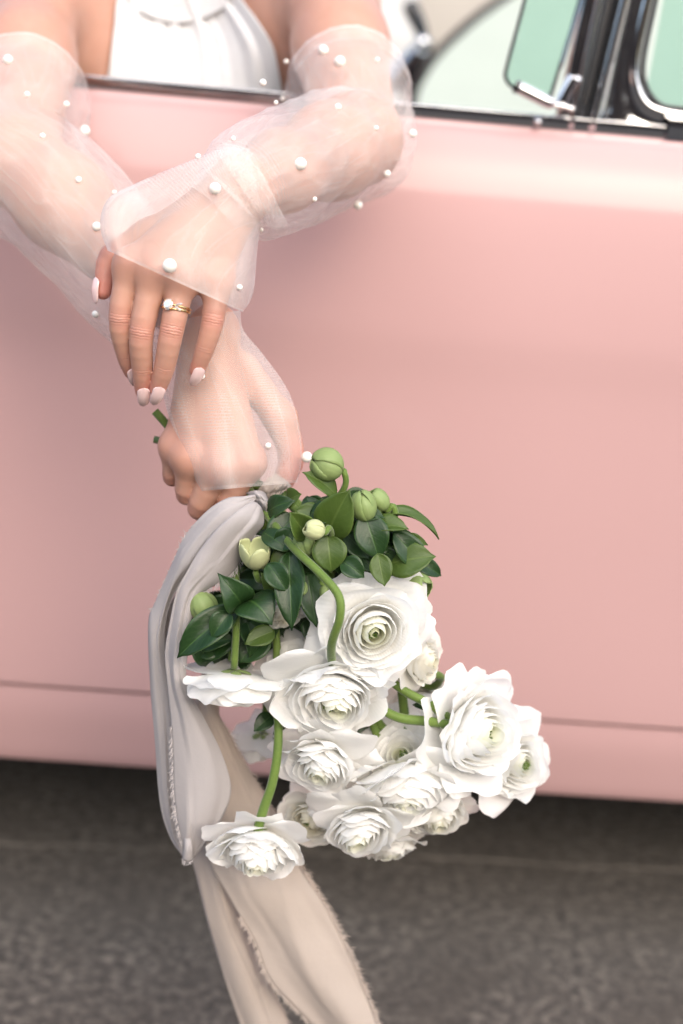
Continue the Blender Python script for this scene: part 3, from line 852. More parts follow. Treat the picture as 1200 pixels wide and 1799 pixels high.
prof = [(.0001, .0014), (.0025, .0014), (.0040, .0003), (.0042, -.0002), (.0001, -.0030)]
for i, (r_, h_) in enumerate(prof):
    for j in range(12):
        t = (j + .5 * (i % 2)) / 12 * 2 * math.pi; v.append(sp + sdir * h_ + r_ * (math.cos(t) * s1 + math.sin(t) * s2))
mobj('diamond', np.array(v), grid_faces(5, 12, True), M['diamond'], ring, smooth=False)
for j in range(4):
    t = (j + .5) / 4 * 2 * math.pi; d_ = math.cos(t) * s1 + math.sin(t) * s2
    v_, f_ = tube([sp - sdir * .003 + d_ * .0012, sp - sdir * .0005 + d_ * .0041, sp + sdir * .0010 + d_ * .0038], [.0005, .0005, .0004], 6); mobj('prong', v_, f_, M['gold'], ring)
for sg in (-1, 1):
    c = rc + unit(nr * .98 - sr * .12) * (R0 + .0008) + axr * sg * .0016; v = []
    for t in np.linspace(0, 2 * np.pi, 10, endpoint=False): v.append(c + .0026 * math.cos(t) * unit(sr + sg * axr * -.35) + .0012 * math.sin(t) * axr)
    v.append(c + nr * .0011); mobj('side_stone', np.array(v), [(i, (i + 1) % 10, 10) for i in range(10)], M['diamond'], ring, smooth=False)

# ------------------------------------------------------------------ halter dress (front panel laid on the chest)
def trace(x, y, off):
    d = unit(FPX * CF + (x - 600) * CR - (y - 899.5) * CU); t = 1.2; p = CAM + d * t
    for _ in range(50):
        e = 9.0
        for q in chest: e = q.d(p[None].astype(np.float32))[0] if e > 8 else smin(np.array([e]), q.d(p[None].astype(np.float32)), .05)[0]
        if e < off: break
        t += max(.0008, (e - off) * .9); p = CAM + d * t
        if t > 2.2: return None
    return p
def drape(name, rows_, ncol, off, ripple, mat):
    """rows_: (y, xL, xR); hangs a sheet on the chest"""
    rr = catmull(rows_, 26); v = []
    prev = None
    for i, (y, xl, xr) in enumerate(rr):
        line = []
        for j in range(ncol):
            s = j / (ncol - 1); x = xl + (xr - xl) * s
            p = trace(x, y + ripple(s, 'y'), off)
            if p is None: p = P(x, y, 0.20)
            p = p + toc * ripple(s, i / 25)
            line.append(p)
        v += line
    o = mobj(name, np.array(v), grid_faces(26, ncol), mat, person); solid(o, .0012, 0); return o
rp = np.random.default_rng(4); ph = rp.random(8) * 6.28
def rip(s, t):
    if t == 'y': return 0.0
    g = sum(math.sin(s * fq + ph[i] + (1.5 - t) * (s - .5) * 3) * a for i, (fq, a) in enumerate(((24, .5), (41, .5), (67, .35), (13, .35))))
    return .0046 * g * (1.1 - .65 * t)
drape('dress', [(-40, 222, 402), (0, 206, 424), (40, 202, 454), (85, 196, 480), (140, 188, 492), (230, 160, 510)], 60, .006, rip, M['dress'])
drape('halter_band', [(-52, 220, 412), (-30, 222, 410), (-10, 224, 406), (10, 232, 398)], 40, .0085, lambda s, t: (30 * (1 - (2 * s - 1) ** 2)) if t == 'y' else 0.0, M['dress'])

# ------------------------------------------------------------------ tulle sleeves
def wr_noise(seed, n):
    g = np.random.default_rng(seed); return [(g.integers(2, 8), g.uniform(-60, 60), g.uniform(0, 6.28), g.uniform(.4, 1)) for _ in range(n)]
def sleeve_tube(path, rad, seed, amp, ns=150, seg=110, flat=1.0, dens=.5):
    pts = catmull(path, ns); rr = catmull(np.array(rad)[:, None], ns)[:, 0]
    T, N, B = frames(pts, (0, -1, .2))
    arc = np.concatenate([[0], np.cumsum(np.linalg.norm(np.diff(pts, axis=0), axis=1))])
    a = np.linspace(0, 2 * np.pi, seg, endpoint=False)
    W_ = wr_noise(seed, 7); v = np.zeros((ns, seg, 3)); dn = np.zeros((ns, seg)); uvw = np.zeros((ns, seg, 3))
    for i in range(ns):
        ridge = np.zeros(seg)
        for mde, tw, ph_, am in W_:
            x = np.sin(mde * a + tw * arc[i] + ph_ + 1.2 * np.sin(arc[i] * 23 + ph_ * 3))
            ridge += am * (1 - np.abs(x)) ** 2.2
        ridge = ridge / 2.2 - .35
        r = rr[i] + amp * ridge
        v[i] = pts[i] + r[:, None] * (np.cos(a)[:, None] * N[i] * flat + np.sin(a)[:, None] * B[i])
        dn[i] = dens + .06 * np.clip(ridge, -.3, 1.2) + (.2 if i < 3 else 0)
        uvw[i, :, 0] = np.abs(a - np.pi) * .05; uvw[i, :, 1] = arc[i]
    return v.reshape(-1, 3), grid_faces(ns, seg, True), dn.ravel(), uvw.reshape(-1, 3)
def loft(stations, seed, ripple, ns=90, seg=120, dens=.5, hem=0.0):
    """stations: (Lx, Ly, Rx, Ry, Yc, halfdepth) traced edge to edge"""
    S = catmull(stations, ns); W_ = wr_noise(seed, 6); uvw = np.zeros((ns, seg, 3))
    a = np.linspace(0, 2 * np.pi, seg, endpoint=False); v = np.zeros((ns, seg, 3)); dn = np.zeros((ns, seg))
    for i, (lx, ly, rx, ry, yc, hd) in enumerate(S):
        L_, R_ = P(lx, ly, yc), P(rx, ry, yc); c = (L_ + R_) / 2; hx = (R_ - L_) / 2
        nn = unit(CAM - c); t = i / (ns - 1)
        rd = np.zeros(seg)
        for mde, tw, ph_, am in W_: rd += am * np.sin((mde + 2) * a + ph_ + t * tw * .06)
        ca, sa = np.cos(a), np.sin(a)
        cx = np.sign(ca) * np.abs(ca) ** .85; sx = np.sign(sa) * np.abs(sa) ** .75
        v[i] = c + cx[:, None] * hx + (sx * hd + ripple * t * rd * .4)[:, None] * nn
        dn[i] = dens + .05 * np.clip(rd, -1, 1.5) * t + (hem if i >= ns - 3 else 0) + .16 * (cx < -.93) * (t > .45)
        uvw[i, :, 0] = (cx * np.linalg.norm(hx)); uvw[i, :, 1] = t * .11 + (sx > 0) * .3
    return v.reshape(-1, 3), grid_faces(ns, seg, True), dn.ravel(), uvw.reshape(-1, 3)

sleeves = []
def sleeve(label, pieces):
    v, f, dns, uvs = [], [], [], []; k = 0
    for a_, b_, c_, d_ in pieces:
        uvs.append(d_)
        v.append(a_); f += [tuple(i + k for i in q) for q in b_]; dns.append(c_); k += len(a_)
    v = np.vstack(v)
    o = mobj('sleeve', v, f, M['tulle'], person, attrs=dict(weave=np.concatenate(dns), suv=np.vstack(uvs)))
    o['label'] = label
    bv = BVHTree.FromPolygons([Vector(x) for x in v.tolist()], f)
    sleeves.append((o, bv)); return o
# right arm
mid = lambda a, b_, t: np.asarray(a) * (1 - t) + np.asarray(b_) * t
pA = [mid(RS, RE, .66), mid(RS, RE, .77), mid(RS, RE, .86), mid(RE, RW, .0) + V(0, -.004, -.004), mid(RE, RW, .22), mid(RE, RW, .48) + V(0, 0, -.006), mid(RE, RW, .74) + V(-.002, 0, -.012), mid(RE, RW, 1.0)]
A1 = sleeve_tube(pA, [.0600, .0610, .0590, .0570, .0545, .0510, .0470, .0290], 3, .0019, dens=.27)
A2 = loft([(316, 560, 422, 545, -.343, .030), (306, 610, 428, 580, -.344, .031), (298, 655, 464, 625, -.350, .034), (288, 695, 508, 690, -.354, .036), (312, 775, 528, 765, -.360, .042), (332, 825, 529, 815, -.363, .044), (351, 863, 522, 848, -.364, .043)], 9, .004, dens=.27, hem=.08)
SA = sleeve('sheer pearl-studded sleeve on the arm that holds the flowers', [A1, A2])
# left arm
pB = [mid(LS, LE, .67), mid(LS, LE, .76), mid(LS, LE, .80), mid(LE, LW, .0) + V(.004, 0, -.002), mid(LE, LW, .20), mid(LE, LW, .45), mid(LE, LW, .68), mid(LE, LW, .86), mid(LE, LW, 1.0), mid(LW, LH['middle'][0], .16), mid(LW, LH['middle'][0], .34)]
B1 = sleeve_tube(pB, [.0560, .0570, .0535, .0480, .0500, .0490, .0470, .0450, .0370, .0285, .0250], 5, .0019, dens=.27)
B2 = loft([(438, 268, 462, 372, -.372, .028), (400, 258, 456, 410, -.376, .030), (330, 284, 452, 440, -.384, .033), (240, 322, 449, 480, -.392, .036), (190, 350, 446, 510, -.396, .037), (176, 395, 438, 532, -.398, .037), (189, 440, 426, 548, -.400, .037)], 14, .005, dens=.27, hem=.08)
B3 = loft([(378, 262, 470, 398, -.366, .046), (398, 252, 492, 402, -.362, .047), (440, 262, 505, 392, -.350, .046)], 21, .002, ns=24, dens=.20, hem=.06)
SB = sleeve('sheer pearl-studded sleeve on the arm with the rings', [B1, B2, B3])
# pearls sewn to the sleeves
pearls = [(568, 88, 18), (597, 108, 20), (503, 108, 8), (462, 145, 13), (485, 180, 8), (497, 173, 8), (594, 188, 13), (661, 225, 9), (725, 235, 15), (680, 305, 13), (629, 360, 17), (528, 288, 23), (553, 350, 9), (459, 404, 9), (410, 243, 9), (348, 275, 11), (378, 331, 22), (201, 338, 9), (170, 398, 17), (298, 467, 26), (421, 505, 11),
          (48, 166, 11), (117, 183, 11), (75, 239, 11), (149, 230, 20), (138, 316, 12), (168, 552, 14), (355, 661, 11), (471, 783, 11), (539, 803, 20), (663, 105, 9), (14, 105, 18)]
usph = []
for i in range(10):
    for j in range(16):
        a, t = math.pi * (i + .02) / 9.04, 2 * math.pi * j / 16; usph.append((math.sin(a) * math.cos(t), math.sin(a) * math.sin(t), math.cos(a)))
usph = np.array(usph); sphf = grid_faces(10, 16, True)
for x, y, dpx in pearls:
    d = Vector(unit(FPX * CF + (x - 600) * CR - (y - 899.5) * CU)); best = None
    for o, bv in sleeves:
        h = bv.ray_cast(Vector(CAM), d)
        if h[0] is not None and (best is None or h[3] < best[0]): best = (h[3], np.array(h[0]), o)
    if best is None:
        for o, bv in sleeves:      # just outside the edge: take the nearest cloth
            for dist in np.linspace(.95, 1.45, 60):
                q = Vector(CAM) + d * float(dist); h = bv.find_nearest(q)
                if best is None or h[3] < best[0]: best = (h[3], np.array(q), o)
    p_ = best[1]; rr = dpx / 2 / pxm(p_); p_ = p_ + unit(CAM - p_) * rr * .6
    mobj('pearl', usph * rr + p_, sphf, M['pearl'], best[2])

# ------------------------------------------------------------------ bouquet
GRIP = P(420, 842, -0.338)
bq = empty('bouquet', GRIP)
tag(bq, 'hanging bouquet of white ranunculus and green hellebore held by the stems', 'bouquet')

def petal_mesh(fr_, Rr, Hh, amax, phi, half, rg, flare=0.0, nu=9, nv=10, ragged=1.0, heart=0.0, tint=0.0, tilt=0.0, curl=0.0):
    """one cupped petal on a shell; fr_ = (origin, X, Y, Z)"""
    O, X, Y_, Z = fr_
    p1, p2, p3 = rg.random(3) * 6.28
    bb = Hh / max(.15, 1 - math.cos(amax))
    v, at = [], dict(heart=[], tint=[], vein=[])
    jag = rg.uniform(-.014, .014, nu)
    for i in range(nv):
        t = i / (nv - 1)
        wv = (0.22 + 0.78 * math.sin(min(1.0, t * 1.15) * math.pi / 2) ** .8) * (1 - .30 * max(0, t - .70) / .30)
        for j in range(nu):
            u = -1 + 2 * j / (nu - 1)
            lim = 1 - .20 * abs(u) ** 3.0 + ragged * (.012 * math.sin(4 * u + p1) + jag[j] * .8)
            al = amax * (t * lim) + 1e-3
            sa = math.sin(al)
            rho = Rr * sa; z = bb * (1 - math.cos(al))
            ph = phi + u * half * wv / max(.42, min(1, sa))
            e = (t ** 2) * (.040 * math.sin(3.5 * u + p2) + .014 * math.sin(8 * u + p3)) * Rr * ragged
            fl = flare * Rr * (max(0, t - .45) / .55) ** 2
            cup = -.10 * Rr * (abs(u) ** 2) * t * (1 if curl >= 0 else -1) * .8
            rho2 = rho + e + fl + cup
            z2 = z - fl * .55 + tilt * rho + .03 * Rr * math.sin(3 * u + p1) * t
            # rolled rim
            z2 -= curl * Rr * max(0, t - .75) ** 2 * 3
            v.append(O + X * (rho2 * math.cos(ph)) + Y_ * (rho2 * math.sin(ph)) + Z * z2)
            at['heart'].append(heart * (1 - .45 * t)); at['tint'].append(min(1, tint + .25 * (1 - t) ** 2)); at['vein'].append(u * wv)
    return np.array(v), grid_faces(nv, nu), at

def frame_of(p, face, spin=0.0):
    Z = unit(face); X = unit(np.cross((.2, .3, .9), Z)); Y_ = np.cross(Z, X)
    c, s = math.cos(spin), math.sin(spin)
    return (np.asarray(p), c * X + s * Y_, -s * X + c * Y_, Z)

NF = [0]
def ranunculus(x, y, Y, rpx, face, seed, full=1.0, guard=5, tint=0.0, open_=0.0, layers=8, sag=0.0, heart=1.0, flat=.95, stag=.34, core=.62):
    rg = np.random.default_rng(seed)
    c = P(x, y, Y); Rr = rpx / pxm(c); Z = camdir(*face)
    H = Rr * flat
    O = c - Z * H * .45
    fr_ = frame_of(O, Z, rg.random() * 6)
    fl = empty('ranunculus', O); fl.parent = bq; fl.location = Vector((O - world_loc(bq)).tolist())
    inner, iat, fs, k = [], dict(heart=[], tint=[], vein=[]), [], 0
    wk = rg.normal(0, 1, (4, 3)); wk = wk / np.linalg.norm(wk, axis=1)[:, None] * rg.uniform(1.6, 4.2, 4)[:, None] / Rr; wp_ = rg.random((4, 3)) * 6.28
    def warp(v): return v + Rr * .055 * sum(np.sin((v - O) @ wk[q])[:, None] * np.cos(wp_[q]) for q in range(4))
    for L in range(layers):
        s = L / (layers - 1)
        Rk = Rr * (.11 + core * s ** .95); ak = R(148 - 52 * s ** .8) - open_ * .25 * s
        Hk = H * (1.0 - stag * s ** 1.25 - .10 * (1 - s) ** 4) * (1 if L else .88)
        npet = [3, 4, 4, 5, 5, 6, 6, 6, 6, 6][min(L, 9)]
        outer = L >= layers - 1
        ph0 = rg.random() * 6
        for i in range(npet):
            ph = ph0 + i * 2 * math.pi / npet + rg.uniform(-.15, .15)
            half = (math.pi / npet) * rg.uniform(1.6, 2.1)
            v, f, at = petal_mesh(fr_, Rk * rg.uniform(.95, 1.05), Hk * rg.uniform(.96, 1.03), ak * rg.uniform(.96, 1.03), ph, half, rg,
                                  flare=(.10 + .18 * open_) * s * rg.uniform(.4, 1.6), heart=heart * max(0, 1 - s * 2.6) * .9, tint=tint * (.35 + .65 * (1 - s)) + .10 * (1 - s),
                                  tilt=rg.uniform(-.09, .09), curl=rg.uniform(-.1, .25), ragged=rg.uniform(.6, 1.3) * (.5 + .5 * s), nu=11 if not outer else 13, nv=11)
            v = warp(v)
            if outer and i < 7:
                mobj('petal', v, f, M['petal'], fl, attrs=at)
            else:
                inner.append(v); fs += [tuple(q + k for q in g) for g in f]; k += len(v)
                for a in iat: iat[a] += at[a]
    n1 = max(4, guard - 1)
    for i in range(n1):         # loose ruffled petals between the heart and the rim
        v, f, at = petal_mesh(fr_, Rr * rg.uniform(.82, .96), H * rg.uniform(.55, .72) * (1 - .25 * open_), R(98) * rg.uniform(.9, 1.08), i * 2 * math.pi / n1 + rg.uniform(-.4, .4), math.pi / n1 * rg.uniform(1.2, 1.7), rg,
                              flare=rg.uniform(.0, .26), tint=tint * .4, tilt=rg.uniform(-.12, .12), curl=rg.uniform(-.1, .4), ragged=rg.uniform(1.6, 2.6), nu=15, nv=12)
        mobj('petal', warp(v), f, M['petal'], fl, attrs=at)
    for i in range(guard):      # loose outer petals, opened flat
        ph = i * 2 * math.pi / guard + rg.uniform(-.3, .3)
        v, f, at = petal_mesh(fr_, Rr * rg.uniform(.98, 1.12), H * rg.uniform(.30, .46) * (1 - .4 * open_), R(92) * rg.uniform(.9, 1.08), ph, math.pi / guard * rg.uniform(1.1, 1.5), rg,
                              flare=rg.uniform(.05, .3) + .3 * open_, tint=tint * .3, tilt=rg.uniform(-.14, .08) - .12 * open_, curl=rg.uniform(0, .4), ragged=rg.uniform(1.4, 2.4), nu=15, nv=12)
        v = warp(v)
        mobj('petal', v, f, M['petal'], fl, attrs=at)
    mobj('inner_petals', np.vstack(inner), fs, M['petal'], fl, attrs=iat, kind='stuff')
    # green heart
    hs = []
    for i in range(14):
        a = i * 2.4; rr = Rr * .11 * math.sqrt(i / 14)
        q = O + fr_[1] * rr * math.cos(a) + fr_[2] * rr * math.sin(a) + Z * H * .55
        hs.append(tube([q, q + Z * H * .14, q + Z * H * .2 + fr_[1] * rr * .3 * math.cos(a)], [Rr * .03, Rr * .028, Rr * .008], 5))
    v, f = merge(hs); mobj('flower_heart', v, f, M['stem'], fl)
    # sepals under the flower
    for i in range(4):
        v, f, at = petal_mesh(fr_, Rr * .42, H * .12, R(80), i * 1.57 + .4, .38, rg, nu=5, nv=6, ragged=.3)
        v = v - Z * Rr * .06
        n_ = len(v); uu = np.tile(np.linspace(-1, 1, 5), 6); vv = np.repeat(np.linspace(0, 1, 6), 5)
        mobj('sepal', v, f, M['sepal'], fl, attrs=dict(leaf_u=uu, leaf_v=vv))
    return O, Z

def stem(path, r0, r1, mat='stem', name='stem', n=24):
    pts = catmull(path, n); v, f = tube(pts, np.linspace(r0, r1, n), 9)
    return mobj(name, v, f, M[mat], bq)

def leaf(bx, by, bY, tx, ty, tY, wpx, mat='leaf', arch=.18, fold=.25, twist=0.0, curl=0.0, nrm=(0, .3, 1), point=1.0):
    b0, t0 = P(bx, by, bY), P(tx, ty, tY)
    ax = t0 - b0; L = np.linalg.norm(ax); ax = ax / L
    N = camdir(*nrm); N = unit(N - np.dot(N, ax) * ax); S = np.cross(ax, N)
    W = 1.22 * wpx / pxm((b0 + t0) / 2)
    NU, NV = 9, 14; v = []; uu = []; vv = []
    for i in range(NV):
        t = i / (NV - 1)
        wv = (math.sin(math.pi * min(1, t ** .85)) ** .75) * (1 - .18 * t) * 1.04 + .02
        if t > .86: wv *= (1 - (t - .86) / .14 * .75 * point)
        a = twist * (t - .3); n2 = N * math.cos(a) + S * math.sin(a); s2 = S * math.cos(a) - N * math.sin(a)
        c = b0 + ax * L * t + N * L * (arch * 4 * t * (1 - t) - curl * t * t * t)
        for j in range(NU):
            u = -1 + 2 * j / (NU - 1)
            edge = .018 * L * math.sin(9 * t + 3 * u + bx)
            v.append(c + s2 * u * wv * W / 2 + n2 * ((fold * abs(u) ** 1.3 - fold * .5) * wv * W / 2 + edge * abs(u)))
            uu.append(u); vv.append(t)
    o = mobj('leaf', np.array(v), grid_faces(NV, NU), M[mat], bq, attrs=dict(leaf_u=uu, leaf_v=vv))
    solid(o, .0005, 0); return o

def bud(x, y, Y, rpx, face, mat='sepal', seed=1, length=1.25, op=0.0, hook=None):
    rg = np.random.default_rng(seed + 500); c = P(x, y, Y); Rr = rpx / pxm(c); Z = camdir(*face); O = c - Z * Rr * length
    bd = empty('hellebore_bud', O); bd.parent = bq; bd.location = Vector((O - world_loc(bq)).tolist())
    fr_ = frame_of(O, Z, rg.random() * 6)
    for i in range(5):
        v, f, at = petal_mesh(fr_, Rr * (1 + .09 * (i % 2) + rg.uniform(-.03, .05)), Rr * 2 * length * rg.uniform(.94, 1.12), R(174 - 58 * op) * rg.uniform(.93, 1.03), i * 2 * math.pi / 5, .88, rg,
                              flare=op * .12, nu=9, nv=12, ragged=1.0)
        o = mobj('sepal', v, f, M[mat], bd, attrs=dict(leaf_u=np.array(at['vein']), leaf_v=np.repeat(np.linspace(0, 1, 12), 9))); solid(o, .0006, 1)
    if hook:
        pts = [O + Z * Rr * .1, O - Z * Rr * .25] + [P(*h) for h in hook]
        stem(pts, .0022, .0026, 'stem', 'bud_stalk', 20)
    return O

# --- flowers: (x, y, plane, radius px, facing (right, up, to camera), seed, options)
FL = [
    (652, 1108, -.452, 92, (.10, -.16, 1), 1, dict(guard=6, open_=.35)),
    (838, 1288, -.432, 100, (.62, .02, .76), 2, dict(guard=7, flat=1.1, layers=9)),
    (912, 1342, -.400, 74, (.52, -.06, .82), 3, dict(guard=5)),
    (744, 1158, -.420, 52, (.80, -.10, .55), 4, dict(tint=.55, guard=4)),
    (410, 1212, -.440, 76, (-.05, -.95, -.18), 5, dict(guard=6, open_=.15, flat=.9)),
    (520, 1172, -.425, 58, (-.25, .25, .85), 6, dict(guard=5, open_=.6, layers=7)),
    (580, 1226, -.452, 96, (.05, -.62, .78), 7, dict(guard=7, flat=.9)),
    (563, 1342, -.445, 76, (-.22, -.62, .70), 8, dict(guard=7, open_=.3, flat=.9)),
    (712, 1330, -.425, 82, (-.20, .35, .85), 9, dict(guard=6, open_=.7, layers=7, flat=.75)),
    (712, 1388, -.440, 84, (.12, -.86, .45), 10, dict(guard=6, flat=.9)),
    (630, 1462, -.445, 74, (-.12, -.74, .62), 11, dict(guard=6, open_=.25, flat=.85)),
    (692, 1488, -.415, 56, (.15, -.9, .35), 12, dict(guard=5, flat=.8, tint=.15)),
    (768, 1436, -.425, 56, (.10, -.78, .60), 13, dict(guard=6, open_=.3, tint=.3)),
    (545, 1438, -.410, 54, (-.45, -.35, .75), 14, dict(guard=4, tint=.75, heart=.4)),
    (449, 1500, -.455, 75, (-.02, -.74, .58), 15, dict(guard=6, flat=1.12, layers=9, stag=.42)),
    (503, 1078, -.425, 40, (.35, -.70, .60), 16, dict(guard=4, tint=.45)),
    (458, 1306, -.345, 46, (-.1, -.75, -.5), 17, dict(guard=5, tint=.25, open_=.3)),
    (735, 1240, -.370, 48, (.1, -.2, .9), 18, dict(guard=4, tint=.4)),
]
def to_grip(k): return GRIP + V(*(np.array([math.cos(k * 2.4), math.sin(k * 1.7) * .8, math.sin(k * 2.4)]) * .009))
hidden_via = {0: None}
for k, (x, y, Y, rp_, face, seed, kw) in enumerate(FL):
    O, Z = ranunculus(x, y, Y, rp_, face, seed, **kw)
    g = to_grip(k)
    end = O - Z * .004
    pre = O - Z * .05
    if k in (0, 1, 2, 3, 9, 12, 14): continue          # these stems are laid by hand below
    mid_ = g * .5 + pre * .5 + V(0, .03, .01)
    stem([g, g * .75 + mid_ * .25 + V(.01, 0, -.005), mid_, pre, end], .0030, .0029)
# stems that show
O0 = P(600, 1150, -.44)
stem([GRIP + V(.004, -.004, 0), P(470, 905, -.40), P(515, 962, -.445), P(560, 1005, -.470), P(594, 1045, -.482), P(597, 1085, -.484), P(583, 1130, -.474), P(583, 1165, -.455)], .0030, .0034, n=40)
stem([GRIP, P(600, 1100, -.38), P(690, 1198, -.425), P(752, 1236, -.43), P(800, 1270, -.415)], .003, .0040)
stem([GRIP, P(580, 1120, -.37), P(640, 1215, -.42), P(672, 1246, -.436), P(705, 1262, -.44), P(750, 1267, -.436), P(800, 1275, -.42)], .003, .0042)
stem([GRIP, P(600, 1080, -.36), P(700, 1180, -.40), P(706, 1215, -.405), P(711, 1260, -.405), P(715, 1320, -.41)], .003, .0042)
stem([GRIP, P(620, 1080, -.36), P(740, 1200, -.37), P(775, 1190, -.385), P(745, 1180, -.40)], .003, .0036)
stem([GRIP, P(640, 1100, -.35), P(770, 1215, -.36), P(830, 1300, -.36), P(880, 1335, -.375)], .003, .0036)
stem([GRIP, P(480, 1080, -.40), P(486, 1200, -.425), P(489, 1300, -.445), P(480, 1370, -.452), P(462, 1425, -.455), P(450, 1470, -.455)], .003, .0041, n=40)
stem([GRIP, P(560, 1080, -.37), P(640, 1240, -.40), P(662, 1290, -.41), P(690, 1380, -.41), P(740, 1420, -.41)], .003, .0040)
stem([GRIP, P(560, 1100, -.37), P(655, 1255, -.405), P(690, 1300, -.405), P(700, 1360, -.42)], .003, .0040)
stem([GRIP, P(430, 1020, -.38), P(412, 1100, -.40), P(410, 1160, -.42)], .003, .0045)
stem([GRIP, P(560, 1150, -.37), P(640, 1360, -.40), P(648, 1410, -.42), P(645, 1440, -.43)], .003, .0042)
# cut ends above the hand and bundle through the fist
for i, (ex, ey) in enumerate(((272, 722), (271, 772), (290, 742), (296, 760), (300, 735), (305, 775))):
    stem([P(ex, ey, -.334 + .004 * (i % 3)), P(340, 795 - 6 * (i % 3), -.338 + .003 * (i % 2)), GRIP + V(0, .004 * (i % 3) - .004, .003 * (i % 2)), P(500, 868 + 5 * (i % 3), -.352 - .004 * (i % 3)), P(545, 905 + 12 * (i % 3), -.375 - .006 * (i % 3))], .0030 if i else .0034, .0034, 'stem' if i % 2 == 0 else 'stem_dark')
# --- hellebore leaves that show, base then tip
LV = [
    (592, 872, -.420, 531, 830, -.425, 34, 'leaf2', dict(arch=.15, nrm=(.3, .5, .9))),
    (574, 942, -.440, 615, 860, -.452, 62, 'leaf2', dict(arch=.12, fold=.15)),
    (640, 902, -.440, 666, 984, -.448, 52, 'leaf', dict(arch=.14)),
    (662, 905, -.425, 771, 948, -.425, 30, 'leaf2', dict(arch=.22, fold=.6, nrm=(.2, .9, .5))),
    (676, 992, -.430, 766, 978, -.440, 56, 'leaf2', dict(arch=.15, fold=.15)),
    (664, 972, -.455, 676, 1030, -.462, 34, 'leaf2', dict(arch=.05)),
    (540, 945, -.445, 503, 896, -.452, 40, 'leaf2', dict(arch=.25, fold=.7, curl=-.2)),
    (576, 940, -.445, 582, 1006, -.452, 52, 'leaf2', dict(arch=.18)),
    (508, 968, -.440, 512, 1108, -.468, 46, 'leaf', dict(arch=.12, twist=.8, fold=.4)),
    (540, 1005, -.435, 556, 1102, -.452, 40, 'leaf', dict(arch=.1, twist=-.4)),
    (722, 1045, -.420, 744, 1098, -.425, 28, 'leaf', dict(arch=.1)),
    (462, 935, -.425, 512, 972, -.440, 30, 'leaf', dict(arch=.2)),
    (608, 938, -.430, 648, 982, -.440, 36, 'leaf', dict(arch=.12)),
    (612, 962, -.425, 662, 1004, -.435, 34, 'leaf', dict(arch=.12, fold=.5)),
    (704, 946, -.420, 752, 958, -.424, 18, 'leaf2', dict(arch=.3, fold=.5)),
    (706, 1012, -.420, 690, 1052, -.432, 40, 'leaf2', dict(arch=.1)),
    (424, 1064, -.440, 388, 1012, -.455, 50, 'leaf', dict(arch=.3, fold=.35, curl=.15)),
    (432, 1056, -.440, 478, 1098, -.462, 66, 'leaf', dict(arch=.32, fold=.1, nrm=(.15, .45, .9))),
    (420, 1066, -.440, 311, 1156, -.452, 50, 'leaf', dict(arch=.18, fold=.45)),
    (482, 1108, -.435, 430, 1132, -.445, 32, 'leaf2', dict(arch=.1)),
    (486, 1045, -.425, 458, 1006, -.435, 24, 'leaf2', dict(arch=.1)),
    (470, 900, -.400, 520, 880, -.415, 34, 'leaf', dict(arch=.2)),
    (505, 880, -.405, 530, 868, -.415, 30, 'leaf2', dict(arch=.15)),
    (520, 905, -.410, 470, 962, -.420, 46, 'leaf', dict(arch=.15)),
    (545, 900, -.430, 600, 908, -.440, 40, 'leaf', dict(arch=.2)),
    (640, 1000, -.425, 610, 1050, -.435, 44, 'leaf', dict(arch=.1)),
    (400, 1080, -.420, 330, 1110, -.425, 40, 'leaf', dict(arch=.12)),
    (420, 1090, -.415, 352, 1165, -.425, 48, 'leaf', dict(arch=.12)),
    (470, 1110, -.420, 420, 1165, -.430, 46, 'leaf', dict(arch=.1)),
    (560, 1090, -.42, 540, 1130, -.43, 40, 'leaf', dict(arch=.1)),
    (480, 1255, -.425, 446, 1285, -.435, 26, 'leaf', dict(arch=.15)),
    (490, 1270, -.405, 520, 1310, -.41, 44, 'leaf2', dict(arch=.1)),
    (640, 1270, -.40, 655, 1310, -.405, 34, 'leaf', dict(arch=.1)),
    (648, 1345, -.39, 690, 1338, -.395, 26, 'leaf', dict(arch=.1)),
    (725, 1238, -.415, 765, 1248, -.41, 14, 'leaf', dict(arch=.4, fold=.5)),
    (600, 1385, -.42, 622, 1400, -.42, 22, 'leaf', dict(arch=.1)),
    (690, 935, -.432, 742, 1000, -.428, 40, 'leaf', dict(arch=.2, fold=.4, twist=.5)),
    (655, 930, -.436, 718, 930, -.440, 36, 'leaf2', dict(arch=.2, fold=.5, nrm=(.2, .7, .7))),
    (600, 985, -.452, 640, 1015, -.458, 34, 'leaf', dict(arch=.2, fold=.5)),
    (470, 990, -.450, 505, 1040, -.458, 36, 'leaf', dict(arch=.2, fold=.5)),
    (405, 1075, -.452, 372, 1120, -.458, 34, 'leaf', dict(arch=.2, fold=.5)),
    (725, 985, -.415, 775, 1012, -.412, 26, 'leaf', dict(arch=.2, fold=.4)),
]
for a in LV: leaf(*a[:8], **a[8])
